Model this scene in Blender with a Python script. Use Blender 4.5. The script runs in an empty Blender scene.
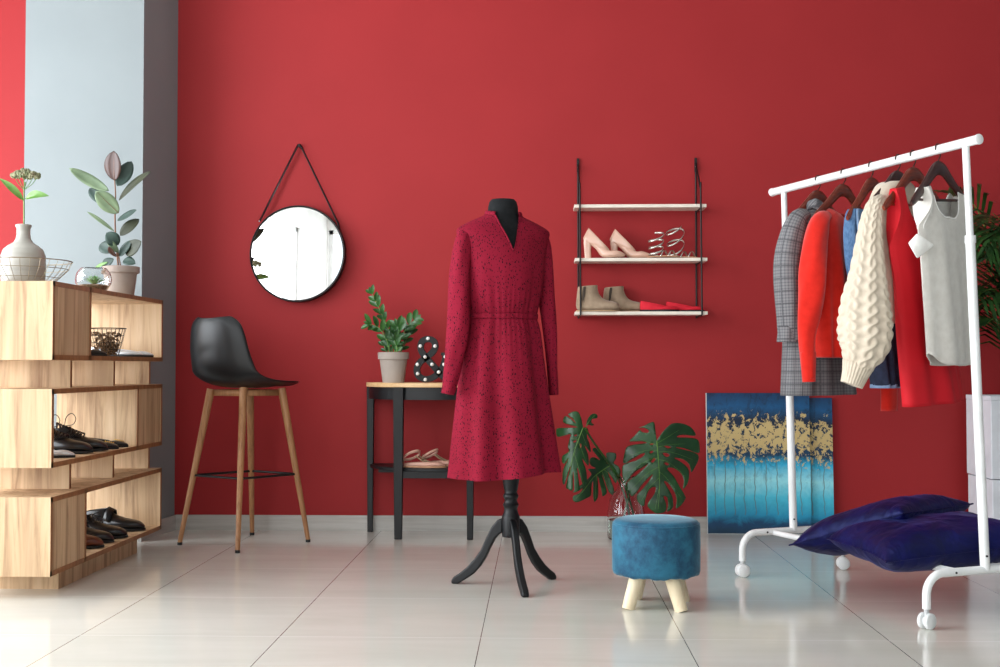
import bpy, bmesh, math, random
from mathutils import Vector, Matrix, noise, geometry
PI = math.pi
sc = bpy.context.scene
col = sc.collection
rnd = random.Random(7)

# ------------------------------------------------------------------ camera
F = 1200.0; EYE = 0.81
PITCH = math.radians(1.59909); YAW = math.radians(1.81305)
CR = Matrix.Rotation(YAW, 3, 'Z') @ Matrix.Rotation(PI/2 + PITCH, 3, 'X')
def ray(px, py): return CR @ Vector(((px-500)/F, (333.5-py)/F, -1))
def at(px, py, Y):
    r = ray(px, py); return Vector((0, 0, EYE)) + r*(Y/r.y)
def atX(px, py, X):
    r = ray(px, py); return Vector((0, 0, EYE)) + r*(X/r.x)
def fl(px, py):
    r = ray(px, py); return Vector((0, 0, EYE)) + r*(-EYE/r.z)
cd = bpy.data.cameras.new('camera'); cam = bpy.data.objects.new('camera', cd); col.objects.link(cam)
cam.location = (0, 0, EYE); cam.rotation_euler = CR.to_euler()
cd.lens = 43.2; cd.sensor_width = 36; cd.clip_start = .05; cd.clip_end = 100
sc.camera = cam

# ------------------------------------------------------------------ materials
def lin(c):
    o = []
    for v in c:
        v /= 255.0
        o.append(v/12.92 if v <= .04045 else ((v+.055)/1.055)**2.4)
    return tuple(o)
class NT:
    def __init__(s, name):
        s.m = bpy.data.materials.new(name); s.m.use_nodes = True
        s.t = s.m.node_tree; s.b = s.t.nodes['Principled BSDF']; s.tc = None
    def n(s, kind, **kw):
        x = s.t.nodes.new(kind)
        for k, v in kw.items(): setattr(x, k, v)
        return x
    def l(s, a, b): s.t.links.new(a, b)
    def coord(s, scale=(1, 1, 1), out='Object', rot=(0, 0, 0), loc=(0, 0, 0)):
        if s.tc is None: s.tc = s.n('ShaderNodeTexCoord')
        mp = s.n('ShaderNodeMapping'); mp.inputs['Scale'].default_value = scale
        mp.inputs['Rotation'].default_value = rot; mp.inputs['Location'].default_value = loc
        s.l(s.tc.outputs[out], mp.inputs['Vector']); return mp.outputs[0]
    def noise(s, v, scale, detail=3, rough=.5, dist=0):
        x = s.n('ShaderNodeTexNoise'); x.inputs['Scale'].default_value = scale
        x.inputs['Detail'].default_value = detail; x.inputs['Roughness'].default_value = rough
        x.inputs['Distortion'].default_value = dist
        s.l(v, x.inputs['Vector']); return x.outputs['Fac']
    def ramp(s, fac, stops, interp='LINEAR'):
        x = s.n('ShaderNodeValToRGB'); cr = x.color_ramp; cr.interpolation = interp
        while len(cr.elements) < len(stops): cr.elements.new(.5)
        for e, (p, c) in zip(cr.elements, stops):
            e.position = p; e.color = (*c, 1) if len(c) == 3 else c
        s.l(fac, x.inputs[0]); return x.outputs[0]
    def mix(s, fac, a, b, mode='MIX'):
        x = s.n('ShaderNodeMix', data_type='RGBA', blend_type=mode)
        for inp, v in ((x.inputs[0], fac), (x.inputs[6], a), (x.inputs[7], b)):
            if isinstance(v, (int, float)): inp.default_value = v
            elif isinstance(v, tuple): inp.default_value = (*v, 1)
            else: s.l(v, inp)
        return x.outputs[2]
    def math(s, op, a, b=0.0, c=None):
        x = s.n('ShaderNodeMath', operation=op)
        for i, v in enumerate((a, b) if c is None else (a, b, c)):
            if isinstance(v, (int, float)): x.inputs[i].default_value = v
            else: s.l(v, x.inputs[i])
        return x.outputs[0]
    def bump(s, h, strength=.3, dist=.002):
        x = s.n('ShaderNodeBump'); x.inputs['Strength'].default_value = strength
        x.inputs['Distance'].default_value = dist
        s.l(h, x.inputs['Height']); s.l(x.outputs[0], s.b.inputs['Normal'])
    def sep(s, v):
        x = s.n('ShaderNodeSeparateXYZ'); s.l(v, x.inputs[0]); return x.outputs
    def set(s, **kw):
        for k, v in kw.items():
            k = k.replace('_', ' ')
            i = s.b.inputs[k]
            if isinstance(v, (int, float)): i.default_value = v
            elif isinstance(v, tuple): i.default_value = (*v, 1) if len(v) == 3 else v
            else: s.l(v, i)
        return s
def mat(name, c, c2=None, scale=20, rough=.5, metal=0, bump=None, stretch=(1, 1, 1), sheen=0, coat=0, spec=.5, detail=3):
    t = NT(name)
    if c2 is None: c2 = tuple(min(255, v*1.06+2) for v in c)
    f = t.noise(t.coord(stretch), scale, detail)
    t.set(Base_Color=t.ramp(f, [(.35, lin(c)), (.68, lin(c2))]), Roughness=rough, Metallic=metal)
    t.b.inputs['Specular IOR Level'].default_value = spec
    if sheen:
        t.b.inputs['Sheen Weight'].default_value = sheen; t.b.inputs['Sheen Roughness'].default_value = .4
    if coat: t.b.inputs['Coat Weight'].default_value = coat
    if bump: t.bump(t.noise(t.coord(stretch), bump[0], 3), bump[1], bump[2] if len(bump) > 2 else .002)
    return t.m
def glass(name, c=(240, 248, 246), ior=1.45, rough=0.0):
    t = NT(name); t.set(Base_Color=lin(c), Roughness=rough, IOR=ior, Transmission_Weight=1.0); return t.m

MT = {}
MT['wall'] = mat('red_wall_paint', (158, 39, 42), (162, 41, 44), 2.5, .62, bump=(260, .08, .0005), spec=.25)
MT['white_wall'] = mat('white_wall_paint', (232, 232, 230), None, 3, .7)
MT['grey_wall'] = mat('grey_column_paint', (134, 141, 143), (137, 144, 146), 3, .75, spec=.2)
MT['ceiling'] = mat('ceiling_paint', (205, 205, 203), None, 3, .8)
def m_floor():
    t = NT('polished_floor_tile')
    o = t.sep(t.coord(out='Object'))
    def seam(v, off, w):
        q = t.math('DIVIDE', t.math('SUBTRACT', v, off), .605)
        d = t.math('ABSOLUTE', t.math('SUBTRACT', t.math('FRACT', t.math('ADD', q, .5)), .5))
        return t.math('LESS_THAN', d, w)
    sx = seam(o[0], -.172, .0021); sy = seam(o[1], 5.424, .0045)
    v = t.noise(t.coord((.5, 3.2, 1)), 2.2, 6, .6, .6)
    c = t.ramp(v, [(.3, lin((210, 208, 198))), (.7, lin((220, 218, 209)))])
    c = t.mix(sx, c, lin((104, 98, 92))); c = t.mix(sy, c, lin((232, 230, 226)))
    t.set(Base_Color=c, Roughness=t.ramp(t.noise(t.coord(), 6, 3), [(.3, (.10,)*3), (.7, (.15,)*3)]))
    t.b.inputs['Specular IOR Level'].default_value = .5
    t.bump(t.math('MAXIMUM', sx, sy), -.25, .0008)
    return t.m
MT['floor'] = m_floor()
def m_base():
    t = NT('baseboard_tile')
    v = t.noise(t.coord((.8, .8, 14)), 3, 5, .6, .4)
    t.set(Base_Color=t.ramp(v, [(.3, lin((176, 172, 166))), (.7, lin((200, 197, 192)))]), Roughness=.25); return t.m
MT['base'] = m_base()
def m_wood(name, c1, c2, c3, sc_=(26, 26, 1.6), rough=.55):
    t = NT(name)
    v = t.noise(t.coord(sc_), 1.0, 6, .62, .8)
    big = t.noise(t.coord((7, 7, .45)), 1.0, 3, .5, .5)
    c = t.ramp(v, [(.30, lin(c1)), (.5, lin(c2)), (.72, lin(c3))])
    c = t.mix(t.ramp(big, [(.40, (0,)*3), (.75, (.5,)*3)]), c, lin(c1))
    kn = t.noise(t.coord((9, 9, 5), loc=(3.1, 1.7, .3)), 1.0, 2, .4, .2)
    c = t.mix(t.ramp(kn, [(.73, (0,)*3), (.80, (.55,)*3)]), c, lin(tuple(x*.55 for x in c1)))
    t.set(Base_Color=c, Roughness=rough); t.bump(v, .12, .001); return t.m
MT['oak'] = m_wood('light_oak_board', (146, 110, 78), (204, 172, 134), (222, 194, 158))
MT['edge'] = mat('brown_edge_banding', (132, 88, 52), (154, 106, 66), 40, .5, stretch=(1, 1, .2))
MT['leg_oak'] = m_wood('oak_leg_wood', (142, 96, 60), (174, 124, 82), (188, 140, 96), (60, 60, 5), .45)
MT['table_wood'] = m_wood('pine_table_top', (214, 172, 120), (226, 188, 138), (232, 198, 150), (3, 50, 50), .4)
MT['birch'] = m_wood('pale_birch_leg', (226, 206, 170), (236, 220, 188), (240, 226, 198), (40, 40, 4), .5)
MT['mahogany'] = m_wood('mahogany_hanger_wood', (86, 28, 12), (126, 46, 20), (146, 58, 28), (12, 60, 60), .3)
MT['dark_mahogany'] = m_wood('dark_mahogany_wood', (42, 14, 12), (62, 22, 18), (78, 30, 24), (12, 60, 60), .3)
MT['black_metal'] = mat('black_metal', (14, 14, 15), (18, 18, 19), 20, .45, .0, spec=.35)
MT['black_wood'] = mat('black_painted_wood', (12, 14, 17), (16, 18, 21), 14, .42, stretch=(1, 1, .2), spec=.35)
MT['black_plastic'] = mat('black_plastic_shell', (15, 17, 20), (20, 22, 25), 9, .36, bump=(500, .08, .0004), spec=.45)
MT['black_fabric'] = mat('black_mannequin_fabric', (22, 24, 26), (30, 32, 34), 60, .85, bump=(900, .3, .0006), spec=.2)
MT['black_leather'] = mat('black_leather', (17, 17, 20), (25, 25, 29), 40, .28, bump=(160, .2, .0006))
MT['brown_leather'] = mat('brown_leather', (74, 34, 22), (112, 54, 34), 30, .28, bump=(160, .2, .0006))
MT['sole_black'] = mat('black_rubber_sole', (20, 20, 21), None, 30, .65)
MT['lining'] = mat('pale_shoe_lining', (176, 182, 190), None, 30, .7)
MT['tan_lining'] = mat('tan_shoe_lining', (150, 128, 100), None, 30, .7)
MT['nude'] = mat('nude_patent_leather', (222, 178, 156), (228, 186, 164), 12, .16, coat=.5)
MT['suede'] = mat('taupe_suede', (152, 130, 108), (176, 154, 130), 26, .95, bump=(420, .4, .0008), sheen=.3)
MT['suede_sole'] = mat('tan_boot_sole', (176, 146, 112), None, 30, .7)
MT['elastic'] = mat('dark_boot_elastic', (64, 54, 46), None, 60, .9)
MT['red_suede'] = mat('bright_red_suede', (206, 16, 40), (216, 24, 48), 40, .8, bump=(500, .3, .0005))
MT['silver'] = mat('silver_foil_leather', (206, 200, 190), (226, 222, 214), 30, .22, .85, bump=(90, .3, .001))
MT['silver_shoe'] = mat('silver_shoe_leather', (206, 212, 218), (228, 232, 236), 40, .3, .35, bump=(200, .3, .0006))
MT['tan_sole'] = mat('tan_sandal_sole', (196, 142, 108), (206, 154, 120), 20, .5)
MT['rose'] = mat('rose_beige_satin', (214, 164, 144), (224, 176, 156), 20, .35)
MT['gold'] = mat('gold_metal', (212, 170, 84), None, 30, .3, 1)
MT['chrome'] = mat('brushed_chrome', (200, 202, 205), None, 30, .25, 1)
MT['white_metal'] = mat('white_enamel_tube', (236, 238, 238), None, 10, .3)
MT['white_plastic'] = mat('white_caster_plastic', (232, 234, 234), None, 10, .35)
MT['grey_plastic'] = mat('grey_caster_fork', (196, 198, 198), None, 10, .4)
MT['shelf_white'] = mat('cream_shelf_board', (232, 222, 208), None, 10, .5)
MT['ceramic_vase'] = mat('grey_white_glazed_ceramic', (150, 148, 140), (176, 173, 164), 6, .32, stretch=(.4, .4, 4), bump=(40, .1, .001))
MT['ceramic_pot'] = mat('greige_fired_clay', (146, 131, 122), (160, 146, 136), 8, .75, bump=(180, .15, .0006))
MT['pot_grey'] = mat('grey_beige_pot_clay', (170, 158, 148), (180, 168, 158), 8, .7)
MT['soil'] = mat('potting_soil', (44, 32, 24), (70, 52, 40), 90, .95, bump=(150, .8, .004))
MT['white_planter'] = mat('white_planter_shell', (222, 226, 232), None, 6, .45)
MT['wire'] = mat('aged_brass_wire', (132, 122, 104), (150, 138, 118), 40, .4, .7)
MT['dark_wire'] = mat('dark_bronze_wire', (70, 62, 54), None, 40, .4, .7)
MT['bulb'] = mat('frosted_bulb', (232, 232, 228), None, 10, .25)
MT['glass'] = glass('clear_glass', (247, 250, 250))
MT['water'] = glass('vase_water', (225, 238, 228), 1.33)
MT['pebble'] = mat('brown_pebbles', (120, 84, 60), (180, 150, 120), 120, .7, bump=(160, .6, .004))
def m_mirror():
    t = NT('mirror_silvering'); t.set(Base_Color=(.93, .94, .94), Metallic=1.0, Roughness=.01); return t.m
MT['mirror'] = m_mirror()
def leafmat(name, c, c2, rough=.35, scale=14, sss=0.0):
    t = NT(name)
    f = t.noise(t.coord(), scale, 3)
    t.set(Base_Color=t.ramp(f, [(.35, lin(c)), (.68, lin(c2))]), Roughness=rough)
    t.bump(t.noise(t.coord(), 60, 2), .1, .001); return t.m
MT['leaf_green'] = leafmat('glossy_green_leaf', (24, 66, 24), (50, 102, 36))
MT['leaf_fresh'] = leafmat('fresh_green_leaf', (84, 128, 54), (116, 156, 76))
MT['leaf_pale'] = leafmat('pale_sage_leaf', (100, 120, 92), (124, 144, 110))
MT['leaf_dusk'] = leafmat('blue_green_rubber_leaf', (34, 54, 48), (56, 78, 70), .55)
MT['leaf_olive'] = leafmat('dark_olive_rubber_leaf', (36, 42, 24), (56, 60, 38), .55)
MT['leaf_brown'] = leafmat('bronze_new_leaf', (50, 24, 18), (70, 38, 28), .35)
MT['leaf_monstera'] = leafmat('dark_monstera_leaf', (14, 52, 24), (28, 78, 34), .36, 7)
MT['leaf_rib'] = leafmat('light_leaf_rib', (74, 118, 46), (98, 140, 60), .4)
MT['leaf_palm'] = leafmat('palm_leaf', (20, 50, 22), (48, 90, 36), .45)
MT['stem_red'] = leafmat('reddish_stem', (104, 66, 46), (126, 84, 58), .5)
MT['flower'] = mat('pale_green_flower_bud', (118, 128, 92), (150, 142, 114), 60, .8, bump=(220, .6, .003))
MT['succulent'] = leafmat('bright_succulent_leaf', (120, 178, 92), (160, 208, 124), .4)

def m_dress():
    t = NT('speckled_raspberry_fabric')
    def spots(loc, th, sx):
        vo = t.n('ShaderNodeTexVoronoi'); vo.inputs['Scale'].default_value = 1; vo.inputs['Randomness'].default_value = 1
        t.l(t.coord(sx, loc=loc), vo.inputs['Vector'])
        big = t.sep(vo.outputs['Color'])
        lim = t.math('MULTIPLY', t.math('SUBTRACT', big[0], .06), th)
        return t.math('LESS_THAN', vo.outputs['Distance'], lim)
    m = t.math('MAXIMUM', spots((0, 0, 0), .44, (190, 190, 92)), spots((3, 5, 2), .34, (180, 180, 140)))
    w = t.noise(t.coord(), 5, 3)
    c = t.ramp(w, [(.3, lin((126, 19, 40))), (.7, lin((139, 23, 48)))])
    t.set(Base_Color=t.mix(m, c, lin((40, 8, 18))), Roughness=.8)
    t.b.inputs['Specular IOR Level'].default_value = .12
    t.bump(t.noise(t.coord((3, 3, 1)), 14, 3), .15, .004); return t.m
MT['dress'] = m_dress()
def m_velvet(name, c1, c2, sh=(.5, .8, 1), scale=22, sheen=.6):
    t = NT(name)
    f = t.noise(t.coord((1, 1, 1)), scale, 6, .7, .15)
    t.set(Base_Color=t.ramp(f, [(.38, lin(c1)), (.62, lin(c2))]), Roughness=.75)
    t.b.inputs['Sheen Weight'].default_value = sheen; t.b.inputs['Sheen Roughness'].default_value = .3
    t.b.inputs['Sheen Tint'].default_value = (*sh, 1)
    t.bump(t.noise(t.coord(), 300, 2), .1, .001); return t.m
MT['blue_velvet'] = m_velvet('steel_blue_velvet', (6, 62, 92), (34, 104, 132), (.6, .9, 1), 11, .5)
MT['navy_velvet'] = m_velvet('navy_velvet', (7, 7, 46), (13, 13, 72), (.2, .25, .95), 8, .12)
t_ = MT['navy_velvet'].node_tree; MT['navy_velvet'].node_tree.nodes['Principled BSDF'].inputs['Roughness'].default_value = .5
MT['navy_velvet'].node_tree.nodes['Principled BSDF'].inputs['Specular Tint'].default_value = (.35, .42, 1, 1)
for n_ in t_.nodes:
    if n_.type == 'BUMP':
        n_.inputs['Strength'].default_value = .55; n_.inputs['Distance'].default_value = .02
        nn_ = n_.inputs['Height'].links[0].from_node; nn_.inputs['Scale'].default_value = 9; nn_.inputs['Distortion'].default_value = 1.6; nn_.inputs['Detail'].default_value = 2
def m_plaid():
    t = NT('grey_glen_check_wool')
    at_ = t.n('ShaderNodeAttribute', attribute_name='wrap'); o = t.sep(at_.outputs['Vector']); u = o[0]
    def lines(v, k, w):
        return t.math('LESS_THAN', t.math('FRACT', t.math('MULTIPLY', v, k)), w)
    a = lines(u, 22, .12); b = lines(o[1], 22, .12); a2 = lines(u, 90, .4); b2 = lines(o[1], 90, .4)
    g = t.mix(t.math('MULTIPLY', t.math('ADD', a2, b2), .5), lin((132, 132, 134)), lin((96, 96, 100)))
    g = t.mix(t.math('MULTIPLY', t.math('MAXIMUM', a, b), .6), g, lin((62, 62, 68)))
    t.set(Base_Color=g, Roughness=.9); t.bump(t.noise(t.coord(), 300, 2), .3, .0008); return t.m
MT['plaid'] = m_plaid()
def m_knit(name, c, c2, k=160, strength=.35):
    t = NT(name)
    w = t.n('ShaderNodeTexWave'); w.inputs['Scale'].default_value = k/2; w.bands_direction = 'Z' if hasattr(w, 'bands_direction') else 'X'
    w.inputs['Distortion'].default_value = 1.5; w.inputs['Detail'].default_value = 1
    t.l(t.coord(), w.inputs['Vector'])
    f = t.noise(t.coord(), 40, 4)
    t.set(Base_Color=t.ramp(f, [(.3, lin(c)), (.7, lin(c2))]), Roughness=.95)
    t.b.inputs['Sheen Weight'].default_value = .3
    t.b.inputs['Specular IOR Level'].default_value = .2
    t.bump(w.outputs['Fac'], strength, .002); return t.m
MT['orange_knit'] = m_knit('vermilion_knit', (206, 30, 16), (218, 38, 24))
MT['cream_knit'] = m_knit('cream_cable_knit', (206, 192, 172), (222, 208, 188), 160)
MT['white_knit'] = m_knit('off_white_fine_rib', (216, 212, 204), (228, 225, 218), 200, .15)
MT['white_band'] = mat('white_binding', (240, 238, 234), None, 40, .9)
MT['red_cloth'] = mat('scarlet_crepe', (206, 4, 26), (214, 8, 32), 8, .75, bump=(600, .2, .0004))
MT['denim'] = mat('blue_denim', (62, 96, 136), (92, 126, 166), 60, .9, bump=(400, .4, .0006), stretch=(3, 3, 1))
MT['dark_denim'] = mat('dark_indigo_denim', (26, 34, 56), (40, 50, 76), 60, .9, bump=(400, .4, .0006))
MT['denim_thread'] = mat('pale_denim_seam', (120, 146, 180), None, 60, .9)
MT['tag_paper'] = mat('gold_printed_tag', (196, 160, 90), None, 20, .5)
def m_painting():
    t = NT('abstract_painted_canvas')
    g = t.coord(out='Generated'); o = t.sep(g)
    ns = t.noise(t.coord((1, 1, 1.4)), 10, 7, .68, 1.0)
    z = t.math('ADD', o[2], t.math('MULTIPLY', t.math('SUBTRACT', ns, .5), .14))
    c = t.ramp(z, [(0, lin((10, 50, 76))), (.07, lin((8, 66, 104))), (.13, lin((26, 146, 186))), (.26, lin((76, 196, 222))),
                   (.38, lin((158, 230, 240))), (.48, lin((44, 176, 216))), (.56, lin((14, 60, 92))), (.80, lin((14, 34, 58))), (.90, lin((8, 84, 132))), (1, lin((8, 46, 84)))])
    mot = t.noise(t.coord((1, 1, .5)), 26, 5, .7, 1.5)
    c = t.mix(t.math('MULTIPLY', t.ramp(mot, [(.50, (0,)*3), (.66, (.8,)*3)]), t.ramp(o[2], [(.3, (.12,)*3), (.7, (.9,)*3)])), c, lin((10, 28, 52)))
    # tree trunks: thin wavering strokes
    wv = t.math('MULTIPLY', t.math('SUBTRACT', t.noise(t.coord((2, 2, 5)), 3, 2), .5), .05)
    fx = t.math('MULTIPLY', t.math('ADD', o[0], wv), 9.0)
    cell = t.math('FLOOR', fx)
    jit = t.math('MULTIPLY', t.math('SINE', t.math('MULTIPLY', t.math('ADD', cell, .7), 12.9)), .42)
    d = t.math('ABSOLUTE', t.math('SUBTRACT', t.math('SUBTRACT', t.math('FRACT', fx), .5), jit))
    tr = t.math('MULTIPLY', t.math('LESS_THAN', d, .045), t.math('MULTIPLY', t.math('GREATER_THAN', o[2], .13), t.math('LESS_THAN', o[2], .52)))
    c = t.mix(t.math('MULTIPLY', tr, .7), c, lin((96, 116, 120)))
    # gold leaf
    gn = t.noise(t.coord((1, 1, .8)), 38, 6, .74, .4)
    band = t.ramp(t.math('ADD', o[2], t.math('MULTIPLY', t.math('SUBTRACT', t.noise(t.coord((2.0, 1, .6)), 9, 4), .5), .16)),
                  [(.40, (0,)*3), (.52, (.40,)*3), (.66, (.60,)*3), (.76, (.58,)*3), (.84, (.36,)*3), (.93, (0,)*3)])
    gm = t.math('GREATER_THAN', t.math('ADD', gn, t.math('MULTIPLY', band, .5)), .745)
    c = t.mix(gm, c, lin((206, 180, 122)))
    t.set(Base_Color=c, Roughness=.6)
    t.bump(t.math('ADD', mot, gm), .3, .0015); return t.m
MT['painting'] = m_painting()
MT['canvas_side'] = mat('pale_canvas_side', (206, 210, 208), None, 40, .8)
def m_pane():
    return glass('window_glass', (250, 252, 252), 1.05)

# ------------------------------------------------------------------ mesh builder
class MB:
    def __init__(s): s.v = []; s.f = []
    def add(s, vs, fs):
        b = len(s.v); s.v += [Vector(v) for v in vs]; s.f += [tuple(i+b for i in f) for f in fs]; return s
    def box(s, a, b, mtx=None):
        x0, y0, z0 = a; x1, y1, z1 = b
        vs = [Vector(p) for p in ((x0,y0,z0),(x1,y0,z0),(x1,y1,z0),(x0,y1,z0),(x0,y0,z1),(x1,y0,z1),(x1,y1,z1),(x0,y1,z1))]
        if mtx is not None: vs = [mtx @ v for v in vs]
        return s.add(vs, [(0,3,2,1),(4,5,6,7),(0,1,5,4),(1,2,6,5),(2,3,7,6),(3,0,4,7)])
    def loft(s, rings, closed=True, cap0=False, cap1=False):
        n = len(rings[0]); vs = [p for r in rings for p in r]; fs = []
        for i in range(len(rings)-1):
            for j in range(n if closed else n-1):
                k = (j+1) % n; fs.append((i*n+j, i*n+k, (i+1)*n+k, (i+1)*n+j))
        if cap0: fs.append(tuple(range(n-1, -1, -1)))
        if cap1: fs.append(tuple((len(rings)-1)*n+j for j in range(n)))
        return s.add(vs, fs)
    def tube(s, pts, r, n=10, caps=True, flat=None, up=None):
        pts = [Vector(p) for p in pts]; m = len(pts)
        rs = r if isinstance(r, (list, tuple)) else [r]*m
        rings = []; prev = None
        for i, p in enumerate(pts):
            t = (pts[min(i+1, m-1)] - pts[max(i-1, 0)])
            if t.length < 1e-9: t = Vector((0, 0, 1))
            t.normalize()
            if prev is None:
                a = Vector(up) if up is not None else (Vector((0, 0, 1)) if abs(t.z) < .9 else Vector((1, 0, 0)))
            else: a = prev
            u = (a - t*a.dot(t))
            if u.length < 1e-6: u = t.orthogonal()
            u.normalize(); w = t.cross(u); prev = u
            fa = 1 if flat is None else (flat[i] if isinstance(flat, (list, tuple)) else flat)
            rings.append([p + u*(math.cos(2*PI*k/n)*rs[i]) + w*(math.sin(2*PI*k/n)*rs[i]*fa) for k in range(n)])
        return s.loft(rings, True, caps, caps)
    def ring(s, c, R, r, n=40, m=8, axis=(0, 0, 1), sy=1.0):
        ax = Vector(axis).normalized(); u = ax.orthogonal().normalized()
        if abs(ax.z) > .99: u = Vector((1, 0, 0))
        w = ax.cross(u); c = Vector(c); rings = []
        for i in range(n):
            t = 2*PI*i/n; d = u*math.cos(t) + w*math.sin(t)*sy
            rings.append([c + d*R + (d*math.cos(2*PI*k/m) + ax*math.sin(2*PI*k/m))*r for k in range(m)])
        rings.append(rings[0]); return s.loft(rings)
    def lathe(s, prof, n=32, c=(0, 0, 0), cap0=False, cap1=False, ell=1.0):
        c = Vector(c)
        return s.loft([[c + Vector((r*math.cos(2*PI*k/n), r*ell*math.sin(2*PI*k/n), z)) for k in range(n)] for r, z in prof], True, cap0, cap1)
    def sphere(s, c, r, n=12, m=8, sz=1.0):
        c = Vector(c); pr = [(max(1e-5, r*math.sin(PI*i/m)), -r*sz*math.cos(PI*i/m)) for i in range(m+1)]
        return s.lathe(pr, n, c)
    def grid(s, pts):   # pts[i][j]
        n = len(pts[0]); return s.loft(pts, False)
    def ribbon(s, pts, widths, side):
        rows = []
        for i, p in enumerate(pts):
            w = widths[i] if isinstance(widths, (list, tuple)) else widths
            sd = side[i] if isinstance(side, list) else side
            rows.append([Vector(p) - Vector(sd)*w/2, Vector(p) + Vector(sd)*w/2])
        return s.loft(rows, False)
    def prism(s, poly, d0, d1, fn):   # polygon (2D) extruded, fn(a,b,d)->Vector
        n = len(poly); vs = [fn(a, b, d0) for a, b in poly] + [fn(a, b, d1) for a, b in poly]
        fs = [tuple(range(n)), tuple(range(2*n-1, n-1, -1))] + [(i, n+i, n+(i+1) % n, (i+1) % n) for i in range(n)]
        return s.add(vs, fs)
    def xf(s, M):
        s.v = [M @ v for v in s.v]; return s
    def build(s, name, m, parent=None, smooth=True, bevel=0, seg=2, solid=0, soff=0, sub=0, world=False, autos=50, wrap=None):
        if wrap is None and getattr(s, 'wrap', None): wrap = s.wrap
        if world and parent is not None:
            r = parent
            while r.parent is not None: r = r.parent
            Mi = (Matrix.Translation(r.location) @ r.rotation_euler.to_matrix().to_4x4()).inverted()
            s.v = [Mi @ v for v in s.v]
        me = bpy.data.meshes.new(name); me.from_pydata([tuple(v) for v in s.v], [], s.f)
        bm = bmesh.new(); bm.from_mesh(me)
        if wrap is None: bmesh.ops.remove_doubles(bm, verts=bm.verts, dist=1e-5)
        bmesh.ops.recalc_face_normals(bm, faces=bm.faces)
        bm.to_mesh(me); bm.free()
        if wrap is not None:
            at_ = me.attributes.new('wrap', 'FLOAT_VECTOR', 'POINT')
            for i_, q_ in enumerate(wrap): at_.data[i_].vector = q_
        if m is not None: me.materials.append(MT[m] if isinstance(m, str) else m)
        if smooth:
            for p in me.polygons: p.use_smooth = True
            me.set_sharp_from_angle(angle=math.radians(autos))
        o = bpy.data.objects.new(name, me); col.objects.link(o)
        if parent is not None: o.parent = parent
        if solid:
            q = o.modifiers.new('thickness', 'SOLIDIFY'); q.thickness = solid; q.offset = soff
        if bevel:
            q = o.modifiers.new('bevel', 'BEVEL'); q.width = bevel; q.segments = seg; q.limit_method = 'ANGLE'
        if sub:
            q = o.modifiers.new('subdivision', 'SUBSURF'); q.levels = sub; q.render_levels = sub
        return o
def tag(o, label=None, cat=None, group=None, kind=None):
    if label: o['label'] = label
    if cat: o['category'] = cat
    if group: o['group'] = group
    if kind: o['kind'] = kind
    return o
def thing(name, label, cat, loc, rz=0, group=None):
    o = bpy.data.objects.new(name, None); col.objects.link(o); o.empty_display_size = .05
    o.location = loc; o.rotation_euler = (0, 0, rz); return tag(o, label, cat, group)
def copy_tree(o, parent=None):
    c = o.copy(); col.objects.link(c)
    if parent is not None: c.parent = parent
    for ch in list(o.children): copy_tree(ch, c)
    return c
def struct(name, mb, m, **kw):
    return tag(mb.build(name, m, **kw), kind='structure')
def catmull(pts, k=6):
    pts = [Vector(p) for p in pts]; out = []
    n = len(pts)
    for i in range(n-1):
        p0 = pts[max(i-1, 0)]; p1 = pts[i]; p2 = pts[i+1]; p3 = pts[min(i+2, n-1)]
        for j in range(k):
            t = j/k
            out.append(.5*((2*p1) + (p2-p0)*t + (2*p0-5*p1+4*p2-p3)*t*t + (3*p1-p0-3*p2+p3)*t**3))
    out.append(pts[-1]); return out
def lerpn(xs, ys, x):
    if x <= xs[0]: return ys[0]
    for i in range(len(xs)-1):
        if x <= xs[i+1]:
            t = (x-xs[i])/(xs[i+1]-xs[i]); t = t
            return ys[i]*(1-t) + ys[i+1]*t
    return ys[-1]
def smoothn(xs, ys, x):   # catmull in 1d on uneven knots (monotone-ish via vector spline)
    if x <= xs[0]: return ys[0]
    if x >= xs[-1]: return ys[-1]
    for i in range(len(xs)-1):
        if x <= xs[i+1]:
            h = xs[i+1]-xs[i]; t = (x-xs[i])/h
            def m(j):
                if j == 0: return (ys[1]-ys[0])/(xs[1]-xs[0])
                if j == len(xs)-1: return (ys[-1]-ys[-2])/(xs[-1]-xs[-2])
                return (ys[j+1]-ys[j-1])/(xs[j+1]-xs[j-1])
            m0, m1 = m(i)*h, m(i+1)*h
            return (2*t**3-3*t*t+1)*ys[i] + (t**3-2*t*t+t)*m0 + (-2*t**3+3*t*t)*ys[i+1] + (t**3-t*t)*m1

# ------------------------------------------------------------------ room shell
WY = 5.95; XL = -3.6; XR = 3.6; YR = -2.6; HC = 3.2
struct('floor', MB().box((XL-.15, YR-.15, -.1), (XR+.15, WY+.15, 0)), 'floor', smooth=False)
struct('ceiling', MB().box((XL-.15, YR-.15, HC), (XR+.15, WY+.15, HC+.12)), 'ceiling', smooth=False)
struct('wall_back', MB().box((XL-.15, WY, 0), (XR+.15, WY+.15, HC)), 'wall', smooth=False)
struct('wall_right', MB().box((XR, YR, 0), (XR+.15, WY, HC)), 'grey_wall', smooth=False)
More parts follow.
